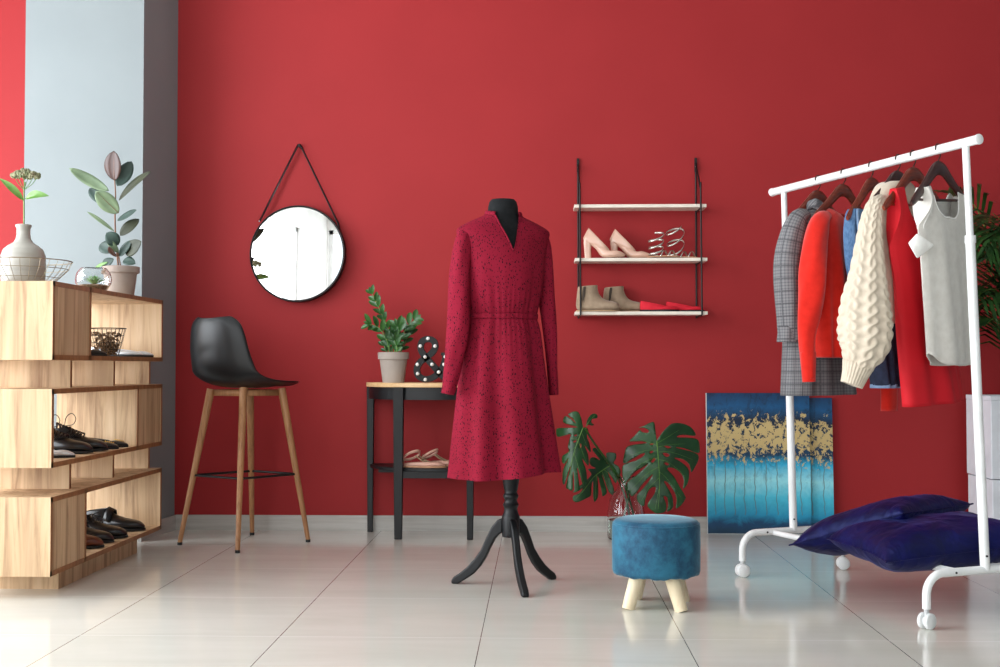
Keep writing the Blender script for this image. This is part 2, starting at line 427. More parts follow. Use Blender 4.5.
# left wall with two window openings, rear wall with a wide window
def wall_open_x(x0, x1, y0, y1, wins):
    mb = MB(); ys = y0
    for (a, b, z0, z1) in wins:
        mb.box((x0, ys, 0), (x1, a, HC)); mb.box((x0, a, 0), (x1, b, z0)); mb.box((x0, a, z1), (x1, b, HC)); ys = b
    mb.box((x0, ys, 0), (x1, y1, HC)); return mb
LW = [(-1.6, .9, .35, 2.85), (1.5, 5.3, .15, 2.9)]
struct('wall_left', wall_open_x(XL-.15, XL, YR, WY, LW), 'white_wall', smooth=False)
RW = (-3.585, .6, .25, 3.0)
mb = MB(); mb.box((XL, YR-.15, 0), (RW[0], YR, HC)); mb.box((RW[1], YR-.15, 0), (XR, YR, HC))
mb.box((RW[0], YR-.15, 0), (RW[1], YR, RW[2])); mb.box((RW[0], YR-.15, RW[3]), (RW[1], YR, HC))
struct('wall_rear', mb, 'white_wall', smooth=False)
def wframe(n, quad, ax):
    a, b, z0, z1 = quad; m = MB(); t = .05
    def bx(p, q, r, s_):
        if ax == 'x': m.box((XL-.11, p, r), (XL-.05, q, s_))
        else: m.box((p, YR-.11, r), (q, YR-.05, s_))
    bx(a, b, z0, z0+t); bx(a, b, z1-t, z1); bx(a, a+t, z0, z1); bx(b-t, b, z0, z1)
    struct('window_%d' % n, m, 'white_metal', smooth=False)
wframe(1, LW[0], 'x'); wframe(2, LW[1], 'x'); wframe(3, RW, 'y')
# column
CXL = -2.412; CXR = -1.848; CY = 5.54
struct('wall_column', MB().prism([(CXL, CY), (-1.849, CY), (-1.812, WY), (CXL, WY)], 0, HC, lambda a, b, d: Vector((a, b, d))), 'grey_wall', smooth=False)
struct('baseboard_back', MB().box((-1.803, WY-.010, 0), (XR, WY, .075)), 'base', smooth=False)
struct('baseboard_column', MB().box((CXL-.01, CY-.01, 0), (CXR, CY, .075)).prism([(-1.849, CY-.01), (-1.839, CY-.01), (-1.802, WY-.01), (-1.812, WY-.01)], 0, .075, lambda a, b, d: Vector((a, b, d))), 'base', smooth=False)
struct('baseboard_left', MB().box((XL, WY-.01, 0), (CXL, WY, .075)).box((XL, YR, 0), (XL+.01, WY-.01, .075)), 'base', smooth=False)

# ------------------------------------------------------------------ light
w = bpy.data.worlds.new('world'); sc.world = w; w.use_nodes = True
bg = w.node_tree.nodes['Background']; bg.inputs[0].default_value = (.86, .93, 1, 1); bg.inputs[1].default_value = 1.5
def area(name, loc, rot, sx, sy, power, c):
    l = bpy.data.lights.new(name, 'AREA'); l.shape = 'RECTANGLE'; l.size = sx; l.size_y = sy; l.energy = power; l.color = c
    o = bpy.data.objects.new(name, l); col.objects.link(o); o.location = loc; o.rotation_euler = rot; return o
area('window_daylight_left', (XL-.2, 3.4, 1.6), (0, -PI/2, 0), 2.7, 3.7, 250, (.92, .96, 1))
area('window_daylight_near', (XL-.2, -.35, 1.6), (0, -PI/2, 0), 2.4, 2.4, 80, (.95, .97, 1))
area('window_daylight_rear', (-1.45, YR-.2, 1.65), (PI/2, 0, 0), 4.0, 2.7, 62, (1, .98, .95))

# ------------------------------------------------------------------ shelving unit
SX1 = -1.70; SX0 = -2.045; SY0 = 4.15; SY1 = 5.385; T = .018
su = thing('shelving_unit', 'light oak open shelving unit of stacked boxes in front of the grey column', 'shelf', (-1.87, 4.77, 0))
def L(p): return Vector(p) - su.location
def sbox(a, b, mtx=None): return MB().box(tuple(L(a)), tuple(L(b)))
def edge_y(mb, y0, y1, z): mb.box(tuple(L((SX1, y0, z))), tuple(L((SX1+.0012, y1, z+T))))
def edge_z(mb, y, z0, z1): mb.box(tuple(L((SX1, y, z0))), tuple(L((SX1+.0012, y+T, z1))))
def module(z0, z1, closed, divs):
    mb = MB()
    def b(a, c): mb.box(tuple(L(a)), tuple(L(c)))
    b((SX0, SY0, z0), (SX1, SY1, z0+T)); b((SX0, SY0, z1-T), (SX1, SY1, z1))
    b((SX0, SY0, z0+T), (SX1, SY0+T, z1-T)); b((SX0, SY1-T, z0+T), (SX1, SY1, z1-T))
    for d in divs: b((SX0, d, z0+T), (SX1, d+T, z1-T))
    o = mb.build('box', 'oak', su, smooth=False)
    e = MB(); edge_y(e, SY0, SY1, z0); edge_y(e, SY0, SY1, z1-T); edge_z(e, SY0, z0, z1); edge_z(e, SY1-T, z0, z1)
    for d in divs: edge_z(e, d, z0, z1)
    e.build('edge_banding', 'edge', o, smooth=False)
    for a, c in closed:
        sbox((SX1-T, a, z0+T), (SX1-.001, c, z1-T)).build('side_panel', 'oak', o, smooth=False)
    return o
module(.835, 1.112, [(SY0+T, 4.495)], [4.495])
module(.457, .733, [(5.046+T, SY1-T)], [5.046])
module(.079, .355, [(SY0+T, 4.465)], [4.465])
for z0, z1 in ((.733, .835), (.355, .457)):
    for y in (4.44, 4.897, 5.35):
        d = sbox((-2.065, y, z0), (-1.75, y+T, z1)).build('divider', 'oak', su, smooth=False)
        sbox((-1.75, y, z0), (-1.749, y+T, z1)).build('edge_banding', 'edge', d, smooth=False)
sbox((-1.995, 4.35, 0), (-1.75, 5.21, .079)).build('plinth', 'oak', su, smooth=False)

# vase + wire bowl + flower
vy = 4.48; vx = at(23, 280, vy).x
v = thing('ceramic_vase', 'pale grey ceramic bottle vase holding a single flower stem, standing inside the wire bowl', 'vase', (vx, vy, 1.1165))
s = vy/1200.
prof = [(.001, 0), (.070, 0), (.076, .004), (.080, .03), (.0815, .08), (.080, .115), (.072, .138), (.055, .153), (.036, .165), (.028, .178), (.0245, .195),
        (.0245, .218), (.029, .226), (.029, .232), (.024, .234), (.019, .228), (.018, .17)]
MB().lathe(prof, 40).build('body', 'ceramic_vase', v)
bw = thing('wire_bowl', 'brass wire bowl around the pale vase on top of the shelving unit', 'bowl', (vx+.005, vy+.0, 1.1125))
mb = MB()
for z, r in ((.003, .088), (.035, .124), (.068, .158)): mb.ring((0, 0, z), r, .0012, 44, 5)
mb.ring((0, 0, .098), .172, .002, 48, 6)
mb.build('hoop', 'wire', bw)
mb = MB()
for k in range(30):
    a = 2*PI*k/30; u = Vector((math.cos(a), math.sin(a), 0))
    mb.tube([u*.088+Vector((0, 0, .003)), u*.125+Vector((0, 0, .035)), u*.158+Vector((0, 0, .068)), u*.172+Vector((0, 0, .098))], .0009, 5)
mb.build('spoke', 'wire', bw)

def leaf(mb, base, tip, width, nrm, fold=.15, droop=0, shape=.45, n=9, point=1.0, wave=0):
    base = Vector(base); tip = Vector(tip); ax = tip-base; Ln = ax.length; nrm = Vector(nrm)
    sd = ax.cross(nrm); sd = sd.normalized() if sd.length > 1e-6 else ax.orthogonal().normalized()
    up = sd.cross(ax).normalized(); rows = []
    for i in range(n+1):
        t = i/n; e = t**(math.log(.5)/math.log(shape)) if 0 < t < 1 else t
        w = width/2*max(0.0, math.sin(PI*e))**(.62 if point < 1 else .9*point)
        c = base + ax*t - up*(droop*Ln*math.sin(PI*t)*-1)
        row = []
        for q in (-1, -.5, 0, .5, 1):
            row.append(c + sd*(w*q) + up*(abs(q)*w*fold*2 + wave*Ln*math.sin(t*9+q*2)*abs(q)))
        rows.append(row)
    mb.loft(rows, False)
fs = thing('flower_stem', 'cut sedum flower with two leaves standing in the pale vase on the shelving unit', 'flower', (vx, vy, 1.125))
mb = MB(); pts = [at(23.5, 250, vy), at(24, 215, vy), at(24, 190, vy), at(25, 182, vy)]
mb.tube([Vector((vx, vy, 1.15))] + pts, .0028, 8)
for dx, dz in ((-9, 0), (-5, 4), (4, 4), (9, 0), (0, 5), (13, -2)):
    mb.tube([at(24, 190, vy), at(24+dx*.6, 184-dz*.3, vy), at(24+dx, 178, vy)], .0013, 6)
mb.build('stem', 'leaf_rib', fs, world=True)
mb = MB(); r2 = random.Random(3)
for k in range(120):
    a = r2.random()*2*PI; rr = math.sqrt(r2.random()); p = at(25.5, 177, vy)
    q = p + Vector((math.cos(a)*rr*.052, math.sin(a)*rr*.045, .022*(1-rr*rr) + r2.uniform(-.006, .006) + .003*math.cos(a*3)))
    mb.sphere(q, r2.uniform(.0055, .0085), 6, 5)
mb.build('flower_head', 'flower', fs, world=True)
for (a, b, wd, nn) in (((24, 201), (-1, 178), .028, (0, -.8, .5)), ((25, 199), (49.5, 196), .038, (.1, -.9, .45))):
    mb = MB(); leaf(mb, at(*a, vy), at(*b, vy-.03), wd, nn, .2, .12); mb.build('leaf', 'leaf_fresh', fs, world=True)

# glass bowl with succulent
gy = 4.80; gc = at(93.5, 285, gy)
gb = thing('glass_bowl', 'small round clear glass terrarium bowl between the vase and the potted rubber plant', 'bowl', (gc.x, gy, 1.1125))
pr = [(.001, .0), (.035, 0), (.056, .012), (.069, .034), (.0715, .054), (.066, .078), (.052, .096), (.050, .098), (.0487, .096), (.0635, .077), (.069, .054), (.0665, .035), (.054, .015), (.034, .003), (.001, .003)]
MB().lathe(pr, 36).build('glass', 'glass', gb)
MB().lathe([(.001, .0035), (.033, .0035), (.052, .0155), (.060, .026), (.045, .031), (.001, .032)], 24).build('gravel', 'pebble', gb)
sg = thing('succulent', 'bright green spiky succulent growing in the small glass bowl', 'plant', (gc.x+.002, gy, 1.1125+.03))
mb = MB()
for k in range(34):
    a = k*2.4; e = .25+.75*(k/34); rr = .012+.026*(1-k/34.)+.004; d = Vector((math.cos(a), math.sin(a), 0))
    leaf(mb, d*.003, d*rr*1.25*(1.1-e*.4)+Vector((0, 0, .014+.028*e)), .010, (0, 0, 1), .3, .05, .5, 5)
mb.build('rosette', 'succulent', sg)

# rubber plant
ry = 5.10; rc = at(121, 280, ry)
rp = thing('clay_pot', 'greige clay pot holding the rubber plant on top of the shelving unit', 'pot', (rc.x, ry, 1.112))
MB().lathe([(.001, .0), (.054, .0), (.066, .095), (.0665, .1), (.0765, .102), (.0775, .128), (.072, .130), (.070, .118), (.001, .118)], 40).build('body', 'ceramic_pot', rp)
MB().lathe([(.0695, .119), (.04, .121), (.001, .122)], 24).build('soil', 'soil', rp)
rub = thing('rubber_plant', 'rubber plant with bronze, sage and dark green leaves in the greige clay pot', 'plant', (rc.x, ry, 1.23))
def q1(x, y): return (x/3.705, 130+y/3.705)
mb = MB(); mb.tube(catmull([at(*q1(438, 505), ry), at(*q1(430, 420), ry), at(*q1(426, 330), ry), at(*q1(428, 240), ry), at(*q1(424, 180), ry)]), [.004]*9+[.0036]*8+[.003]*8, 8)
mb.tube([at(*q1(447, 505), ry), at(*q1(436, 450), ry)], .003, 6)
mb.build('stem', 'stem_red', rub, world=True)
RL = [((424, 188), (422, 77), 72, 'leaf_brown', (-.2, -1, .1), .02), ((434, 208), (488, 116), 56, 'leaf_dusk', (.3, -1, .1), -.05), ((440, 262), (560, 153), 50, 'leaf_olive', (-.4, -.8, .6), .03),
      ((404, 226), (256, 141), 44, 'leaf_pale', (-.1, -1, .3), -.08), ((384, 276), (332, 216), 42, 'leaf_dusk', (0, -1, .3), .08), ((440, 308), (354, 226), 66, 'leaf_pale', (-.3, -1, .3), -.03),
      ((434, 336), (506, 296), 34, 'leaf_dusk', (0, -1, .7), -.03), ((444, 392), (516, 330), 44, 'leaf_olive', (0, -1, .3), .04), ((424, 376), (322, 302), 16, 'leaf_pale', (0, -1, .6), .03),
      ((440, 425), (394, 380), 54, 'leaf_dusk', (0, -1, .2), .1), ((418, 452), (370, 424), 50, 'leaf_dusk', (0, -1, .2), .06), ((466, 462), (524, 412), 56, 'leaf_olive', (0, -1, .2), .03),
      ((442, 468), (488, 408), 30, 'leaf_dusk', (.3, -1, .3), .03), ((422, 478), (380, 514), 40, 'leaf_dusk', (0, -1, .4), .1), ((456, 484), (502, 496), 38, 'leaf_dusk', (0, -1, .5), .1),
      ((440, 455), (392, 402), 26, 'leaf_pale', (.2, -1, .3), .04), ((400, 490), (350, 514), 16, 'leaf_fresh', (0, -1, .5), .04), ((430, 470), (404, 430), 30, 'leaf_brown', (-.4, -1, .2), .03)]
for i, (a, b, wd, mm, nn, dr) in enumerate(RL):
    dy = (-.03, .02, -.02, -.03, .03, -.045)[i % 6]
    mb = MB(); leaf(mb, at(*q1(*a), ry), at(*q1(*b), ry+dy), wd/3.705*ry/1200, nn, .12, dr, .5, 12, .8)
    lf = mb.build('leaf', mm, rub, world=True, solid=.0006)
    rb = MB(); A = at(*q1(*a), ry); B = at(*q1(*b), ry+dy)
    if i in (0, 5): rb.tube([A+Vector((0, -.003, 0)), A.lerp(B, .5)+Vector((0, -.003, 0)), A.lerp(B, .95)+Vector((0, -.002, 0))], [.0014, .001, .0004], 5); rb.build('midrib', 'stem_red', lf, world=True)

# ------------------------------------------------------------------ shoes
def fan(mb, rings, n=22, sq=.85, cap=True, scale=1.0, flatb=.0):
    """rings: (front x,z, back x,z, half width, [shape]) ; each ring an ellipse spanned front->back and y."""
    R = []
    for r in rings:
        fx, fz, bx, bz, hw = [q*scale for q in r[:5]]
        c = Vector(((fx+bx)/2, 0, (fz+bz)/2)); h = Vector(((fx-bx)/2, 0, (fz-bz)/2)); ring = []
        for k in range(n):
            t = 2*PI*k/n; ct = math.cos(t); st = math.sin(t)
            ring.append(c + h*(abs(ct)**sq*(1 if ct > 0 else -1)) + Vector((0, hw*abs(st)**sq*(1 if st > 0 else -1), 0)))
        R.append(ring)
    mb.loft(R, True, False, cap)
def dense(rings, k=3):
    P = [Vector(r[:3]) for r in rings]; Q = [Vector((r[3], r[4], 0)) for r in rings]
    a = catmull(P, k); b = catmull(Q, k)
    return [(p.x, p.y, p.z, q.x, q.y) for p, q in zip(a, b)]
def sole(mb, st, zt, th):
    """outline stations (x, halfwidth_left, halfwidth_right, z)"""
    rows_t = []; rows_b = []
    for x, a, b, z in st:
        rows_t.append([Vector((x, -a, z+zt)), Vector((x, b, z+zt))]); rows_b.append([Vector((x, -a, z+zt-th)), Vector((x, b, z+zt-th))])
    rings = [[t[0], t[1], b_[1], b_[0]] for t, b_ in zip(rows_t, rows_b)]
    mb.loft(rings, True, True, True)
def outline(Ln, W, heel=.8, z=lambda t: 0, n=18, toe=1.0):
    st = []
    for i in range(n+1):
        t = i/n
        w = smoothn([0, .03, .1, .3, .5, .68, .85, .95, 1], [.12*heel, .55*heel, .9*heel, .86*heel, .86, 1.0, .82*toe, .5*toe, .06], t)*W/2
        st.append((t*Ln, w, w, z(t)))
    return st
def wall_px(px): return px

def place(o, x, y, z, rz): o.location = (x, y, z); o.rotation_euler = (0, 0, rz); return o

# nude pumps
def pump(label):
    t = thing('high_heel_pump', label, 'shoe', (0, 0, 0), 0, 'nude block heel pumps')
    rings = [(.122, .050, .026, .150, .026), (.125, .046, .008, .118, .027), (.128, .040, .0, .092, .026), (.130, .038, .028, .072, .024), (.134, .037, .06, .046, .027),
             (.142, .037, .085, .012, .032), (.158, .039, .112, .003, .036), (.178, .034, .145, .002, .033), (.196, .025, .180, .004, .022), (.205, .016, .2, .008, .008)]
    mb = MB(); fan(mb, dense(rings, 3), 26, .8); o = mb.build('upper', 'nude', t, solid=.0018, soff=-1)
    rings2 = [(.118, .046, .032, .138, .0235), (.124, .040, .03, .08, .0225), (.128, .034, .07, .046, .024), (.14, .034, .10, .014, .026)]
    mb = MB(); fan(mb, rings2, 22, .85, True); mb.build('insole', 'tan_lining', o)
    mb = MB()
    R = []
    for z, x0, x1, hw in ((0, .008, .040, .015), (.04, .005, .038, .016), (.075, .002, .042, .019), (.095, .004, .046, .021)):
        R.append([Vector(((x0+x1)/2+(x1-x0)/2*math.copysign(abs(math.cos(a))**.5, math.cos(a)), hw*math.copysign(abs(math.sin(a))**.5, math.sin(a)), z)) for a in [2*PI*k/20 for k in range(20)]])
    mb.loft(R, True, True, True); mb.build('heel', 'nude', t)
    return t
zb2 = 1.3375; zb3 = 1.0785
a_ = pump('nude block heel pump, the left one, on the middle board of the wall shelf')
place(a_, at(583.3, 250, 5.835).x, 5.845, zb2, -.12)
b_ = copy_tree(a_); b_['label'] = 'nude block heel pump, the right one, beside the silver coil sandals on the wall shelf'
place(b_, at(610, 250, 5.865).x, 5.89, zb2, -.12)

# silver coil sandals
def coil_sandal(label, x, y, rz, lean, open_):
    t = thing('coil_sandal', label, 'shoe', (x, y, zb2), rz, 'silver spiral strap sandals')
    mb = MB(); sole(mb, outline(.155, .062, .8, lambda q: .001+.004*math.sin(q*PI), 16), .006, .005); mb.build('sole', 'tan_sole', t, bevel=.001)
    mb = MB()
    for i, x0 in enumerate((.085, .122)):
        pts = [Vector((x0-.022+.036*k/14, -.031+.062*k/14, .008+.030*math.sin(PI*k/14))) for k in range(15)]
        mb.ribbon(pts, .009, Vector((1, 0, .15)))
    mb.build('toe_strap', 'silver', t, solid=.0012)
    mb = MB(); pts = []; sides = []
    turns = 3.1 if not open_ else 2.7
    N = 80
    for i in range(N+1):
        q = i/N; a = PI*.35 + q*turns*2*PI
        R = .034 + .006*q; cx = .042 + lean*q; z = .012 + (.105 if not open_ else .150)*q
        tilt = (.014 if not open_ else .03)*math.sin(a+.6)
        pts.append(Vector((cx+R*math.cos(a)*(1.0 if not open_ else 1.15), R*.85*math.sin(a), z+tilt*min(1, q*4))))
    mb.ribbon(pts, .0095, Vector((.1, 0, 1)).normalized()); mb.build('spiral_strap', 'silver', t, solid=.002)
    return t
coil_sandal('silver spiral strap sandal with the lower tightly wound coil, beside the nude pumps', at(647.5, 250, 5.83).x, 5.835, -.08, .0, False)
coil_sandal('silver spiral strap sandal with the taller open coil at the right shelf bracket', at(668, 250, 5.86).x, 5.885, -.08, -.006, True)

# suede ankle boots
def boot(label):
    t = thing('ankle_boot', label, 'shoe', (0, 0, 0), 0, 'taupe suede ankle boots')
    rings = [(.104, .128, .010, .120, .036), (.105, .108, .006, .098, .035), (.112, .086, .002, .060, .033), (.126, .068, .0, .028, .032), (.138, .060, .012, .008, .033),
             (.154, .054, .065, .006, .035), (.174, .050, .120, .006, .038), (.195, .044, .16, .006, .037), (.208, .034, .19, .006, .028), (.214, .02, .208, .009, .012)]
    mb = MB(); fan(mb, dense(rings, 3), 28, .85); o = mb.build('upper', 'suede', t, solid=.0025, soff=-1)
    mb = MB(); mb.add([(.036, -.0372, .119), (.048, -.0376, .120), (.044, -.0366, .09), (.040, -.0362, .066), (.033, -.0358, .045), (.030, -.0358, .06), (.032, -.0362, .09)], [(0, 1, 2, 3, 4, 5, 6)])
    mb.build('side_gore', 'elastic', o, solid=.001, smooth=False)
    mb = MB(); sole(mb, [(x-.001, a*1.02, b*1.02, z) for x, a, b, z in outline(.213, .075, .9, lambda q: 0, 18, 1.05)], .0065, .0065); mb.build('sole', 'suede_sole', t, bevel=.001)
    return t
a_ = boot('taupe suede ankle boot, the left one, on the bottom board of the wall shelf')
place(a_, at(576, 300, 5.83).x, 5.828, zb3, -.04)
b_ = copy_tree(a_); b_['label'] = 'taupe suede ankle boot, the right one, beside the red flats on the wall shelf'
place(b_, at(602.5, 300, 5.90).x, 5.907, zb3, -.04)

# red flats
def flat(name, label, upm, lin_, solem, group, Ln=.19, W=.072, hh=.052, cat='shoe', th=.006):
    t = thing(name, label, cat, (0, 0, 0), 0, group)
    k = Ln/.19
    rings = [(.125*k, .028, .004*k, hh, .026), (.128*k, .026, .0, hh*.6, .028), (.131*k, .026, .006*k, .006, .029), (.138*k, .027, .06*k, .004, .030), (.148*k, .028, .1*k, .004, .034),
             (.165*k, .025, .14*k, .004, .031), (.180*k, .018, .168*k, .005, .02), (.189*k, .012, .186*k, .007, .006)]
    mb = MB(); fan(mb, dense(rings, 3), 24, .8); o = mb.build('upper', upm, t, solid=.0016, soff=-1)
    st = outline(Ln, W, .8, lambda q: 0, 16, .85)
    mb = MB(); sole(mb, [(x*.96+.003, a*.78, b*.78, z) for x, a, b, z in st], .0085, .001); mb.build('insole', lin_, o)
    mb = MB(); sole(mb, st, .0085, .0085); mb.build('sole', solem, t, bevel=.001)
    return t
a_ = flat('red_flat', 'bright red flat shoe, the left one, on the bottom board of the wall shelf', 'red_suede', 'red_suede', 'sole_black', 'bright red flats')
place(a_, at(640, 300, 5.835).x, 5.84, zb3, -.05)
b_ = copy_tree(a_); b_['label'] = 'bright red flat shoe, the right one, at the right end of the wall shelf'
place(b_, at(666, 300, 5.88).x, 5.895, zb3, -.12)

# ------------------------------------------------------------------ wall shelf
ws = thing('wall_shelf', 'three tier white board shelf with black metal brackets on the red wall', 'shelf', (.49, 5.95, 1.0))
for z in (1.597, 1.3370, 1.0780):
    dx = .0 if z > 1.5 else .003
    MB().box((.176+dx, 5.80, z-.016), (.814+dx, 5.935, z)).build('board', 'shelf_white', ws, world=True, smooth=False, bevel=.0015)
for X, X1 in ((.199, .203), (.781, .786)):
    mb = MB()
    mb.tube([(X, 5.942, 1.845), (X+.001, 5.942, 1.05)], .0045, 8)
    mb.box((X-.006, 5.938, 1.775), (X+.006, 5.9499, 1.845))
    mb.tube(catmull([(X, 5.938, 1.82), (X+.001, 5.93, 1.80), (X+.0035, 5.80, 1.675), (X+.004, 5.793, 1.655), (X1+.003, 5.793, 1.06)], 5), .0042, 8)
    for z in (1.597, 1.3370, 1.0780): mb.tube([(X1, 5.793, z-.020), (X1-.002, 5.942, z-.020)], .0035, 6)
    mb.build('bracket', 'black_metal', ws, world=True)
    MB().sphere((X, 5.936, 1.80), .005, 8, 6).build('screw', 'chrome', ws, world=True)

# ------------------------------------------------------------------ mirror
mc = at(297.6, 253.8, 5.915); MR = .238
mi = thing('round_mirror', 'round wall mirror in a thin black rim hanging from a black strap', 'mirror', (mc.x, 5.95, mc.z))
tl = Matrix.Rotation(math.radians(1.2), 4, 'X')
mb = MB(); R = []
for r, y in ((MR-.006, -.050), (MR, -.051), (MR+.001, -.048), (MR+.001, -.012), (MR-.004, -.010)):
    R.append([Vector((r*math.cos(2*PI*k/96), y, r*math.sin(2*PI*k/96))) for k in range(96)])
TILT = Matrix.Translation((0, -.045, 0)) @ Matrix.Rotation(math.radians(-3.3), 4, 'Z') @ Matrix.Rotation(math.radians(-1.64), 4, 'X') @ Matrix.Translation((0, .045, 0))
mb.loft(R); mb.xf(TILT); mb.build('rim', 'black_metal', mi, solid=.004)
mb = MB(); mb.add([(0, -.0475, 0)] + [((MR-.004)*math.cos(2*PI*k/96), -.0475, (MR-.004)*math.sin(2*PI*k/96)) for k in range(96)], [(0, 1+(k+1) % 96, 1+k) for k in range(96)])
mb.xf(TILT); mg = mb.build('mirror_glass', 'mirror', mi, smooth=False, solid=.003, soff=-1)
peg = at(299.5, 145.5, 5.935)
mb = MB(); mb.tube([(peg.x, 5.9499, peg.z-.004), (peg.x, 5.918, peg.z-.004)], .006, 12); mb.build('peg', 'black_metal', mi, world=True)
p0 = at(259.5, 221, 5.915); p1 = at(345.5, 254, 5.928)
mb = MB()
mb.ribbon([p0+Vector((0, .005, 0)), Vector((peg.x-.004, 5.927, peg.z+.004))], .013, Vector((.8, -.6, -.35)).normalized())
mb.ribbon([Vector((peg.x-.004, 5.927, peg.z+.004)), Vector((peg.x, 5.927, peg.z+.006)), Vector((peg.x+.006, 5.927, peg.z+.002)), at(338, 223, 5.93), p1], .011, Vector((-.6, -.75, -.3)).normalized())
mb.build('strap', 'black_leather', mi, world=True, solid=.002)
for pp in (p0+Vector((0, -.006, -.002)), p1+Vector((.003, -.008, -.004))): MB().sphere(pp, .004, 8, 6).build('rivet', 'chrome', mi, world=True)

# ------------------------------------------------------------------ bar stool
feet = [(-1.631, 5.439), (-1.309, 5.214), (-1.379, 5.772), (-1.065, 5.55)]
bc = (sum(p[0] for p in feet)/4, sum(p[1] for p in feet)/4)
bs = thing('bar_stool', 'black shell bar stool on four oak legs below the round mirror', 'bar stool', (bc[0], bc[1], 0))
tops = [at(211, 389, 5.49), at(243.5, 388, 5.40), at(250, 390, 5.60), at(281.5, 388, 5.53)]
for f, tp in zip(feet, tops):
    f3 = Vector((f[0], f[1], .012))
    MB().tube([f3, f3.lerp(tp, .5), tp], [.0105, .0145, .0185], 16).build('leg', 'leg_oak', bs, world=True)
    MB().tube([Vector((f[0], f[1], 0)), Vector((f[0], f[1], .013))], .0115, 14).build('foot_cap', 'black_plastic', bs, world=True)
mb = MB(); q = []
for f, tp in zip(feet, tops): q.append(Vector((f[0], f[1], 0)).lerp(tp, .315/tp.z))
for i, j in ((0, 1), (1, 3), (3, 2), (2, 0)): mb.tube([q[i], q[j]], .0055, 10)
mb.build('foot_rest', 'black_metal', bs, world=True)
mb = MB()
tt = [Vector((p.x, p.y, .692)) for p in tops]
for i, j in ((0, 1), (1, 3), (3, 2), (2, 0)):
    d = (tt[j]-tt[i]); u = d.normalized(); nn = Vector((-u.y, u.x, 0))
    mb.ribbon([tt[i], tt[j]], .028, Vector((0, 0, 1)))
mb.build('under_frame', 'leg_oak', bs, world=True, solid=.016)
# shell
fw = math.radians(60)
pf = [(-.222, 1.040), (-.224, 1.02), (-.222, .97), (-.214, .89), (-.196, .82), (-.162, .768), (-.11, .742), (-.03, .731), (.06, .729), (.14, .734), (.20, .738), (.225, .733)]
wd = [.095, .142, .165, .180, .190, .198, .205, .205, .202, .194, .165, .10]
cup = [.045, .055, .062, .068, .07, .062, .05, .038, .03, .022, .014, .006]
P3 = catmull([(a, b, 0) for a, b in pf], 5); Wd = [v_.x for v_ in catmull([(a, 0, 0) for a in wd], 5)]; Cp = [v_.x for v_ in catmull([(a, 0, 0) for a in cup], 5)]
rows = []
for i, p in enumerate(P3):
    t = P3[min(i+1, len(P3)-1)] - P3[max(0, i-1)]; t.normalize(); nn = Vector((-t.y, t.x, 0))  # points inward (forward/up)
    if nn.x < -.2: nn = -nn
    nv = Vector((abs(t.y), 0, abs(t.x)))
    row = []
    for k in range(17):
        u = -1 + 2*k/16
        c = Cp[i]*abs(u)**2.4
        row.append(Vector((p.x + nv.x*c, u*Wd[i], p.y + nv.z*c)))
    rows.append(row)
mb = MB(); mb.grid(rows); mb.xf(Matrix.Translation((-.015, .0, -.012)) @ Matrix.Rotation(fw, 4, 'Z'))
mb.build('seat_shell', 'black_plastic', bs, solid=.010, soff=0, sub=1)

# ------------------------------------------------------------------ half-round console table
tc = Vector((-.4875, 5.935, 0)); TR = .362
tb = thing('side_table', 'black half-moon side table with pine top against the red wall', 'table', tuple(tc))
def half(r, dy, n=32): return [(r*math.cos(PI + PI*k/n), dy*math.sin(PI + PI*k/n)) for k in range(n+1)]
MB().prism(half(TR, .325), .714, .735, lambda a, b, d: Vector((a, b, d))).build('table_top', 'table_wood', tb, bevel=.002, autos=30)
def apron(r, dy, z0, z1, th, name, m):
    o_ = half(r, dy); i_ = half(r-th, dy-th)[::-1]
    MB().prism(o_+i_, z0, z1, lambda a, b, d: Vector((a, b, d))).build(name, m, tb, autos=30)
apron(TR-.012, .313, .655, .7138, .018, 'apron', 'black_wood')
MB().prism(half(TR-.02, .305), .318, .334, lambda a, b, d: Vector((a, b, d))).build('lower_shelf', 'black_wood', tb, bevel=.002, autos=30)
MB().box((-.34, -.03, .655), (.34, -.012, .7138)).box((-.30, -.02, .29), (.30, -.006, .318)).build('back_rail', 'black_wood', tb, smooth=False)
MB().box((-.15, -.285, .286), (.15, -.265, .3178)).build('front_rail', 'black_wood', tb, smooth=False)
for (X, Y, wx) in ((-.825, 5.90, .036), (-.658, 5.655, .05), (-.319, 5.648, .04), (-.15, 5.90, .036)):
    x, y = X-tc.x, Y-tc.y
    mb = MB(); R = []
    for z, k in ((0, .72), (.3, .85), (.7136, 1)):
        h = wx/2*k; R.append([Vector((x-h, y-h*.8, z)), Vector((x+h, y-h*.8, z)), Vector((x+h, y+h*.8, z)), Vector((x-h, y+h*.8, z))])
    mb.loft(R, True, True, True); mb.build('leg', 'black_wood', tb, smooth=False, bevel=.003)

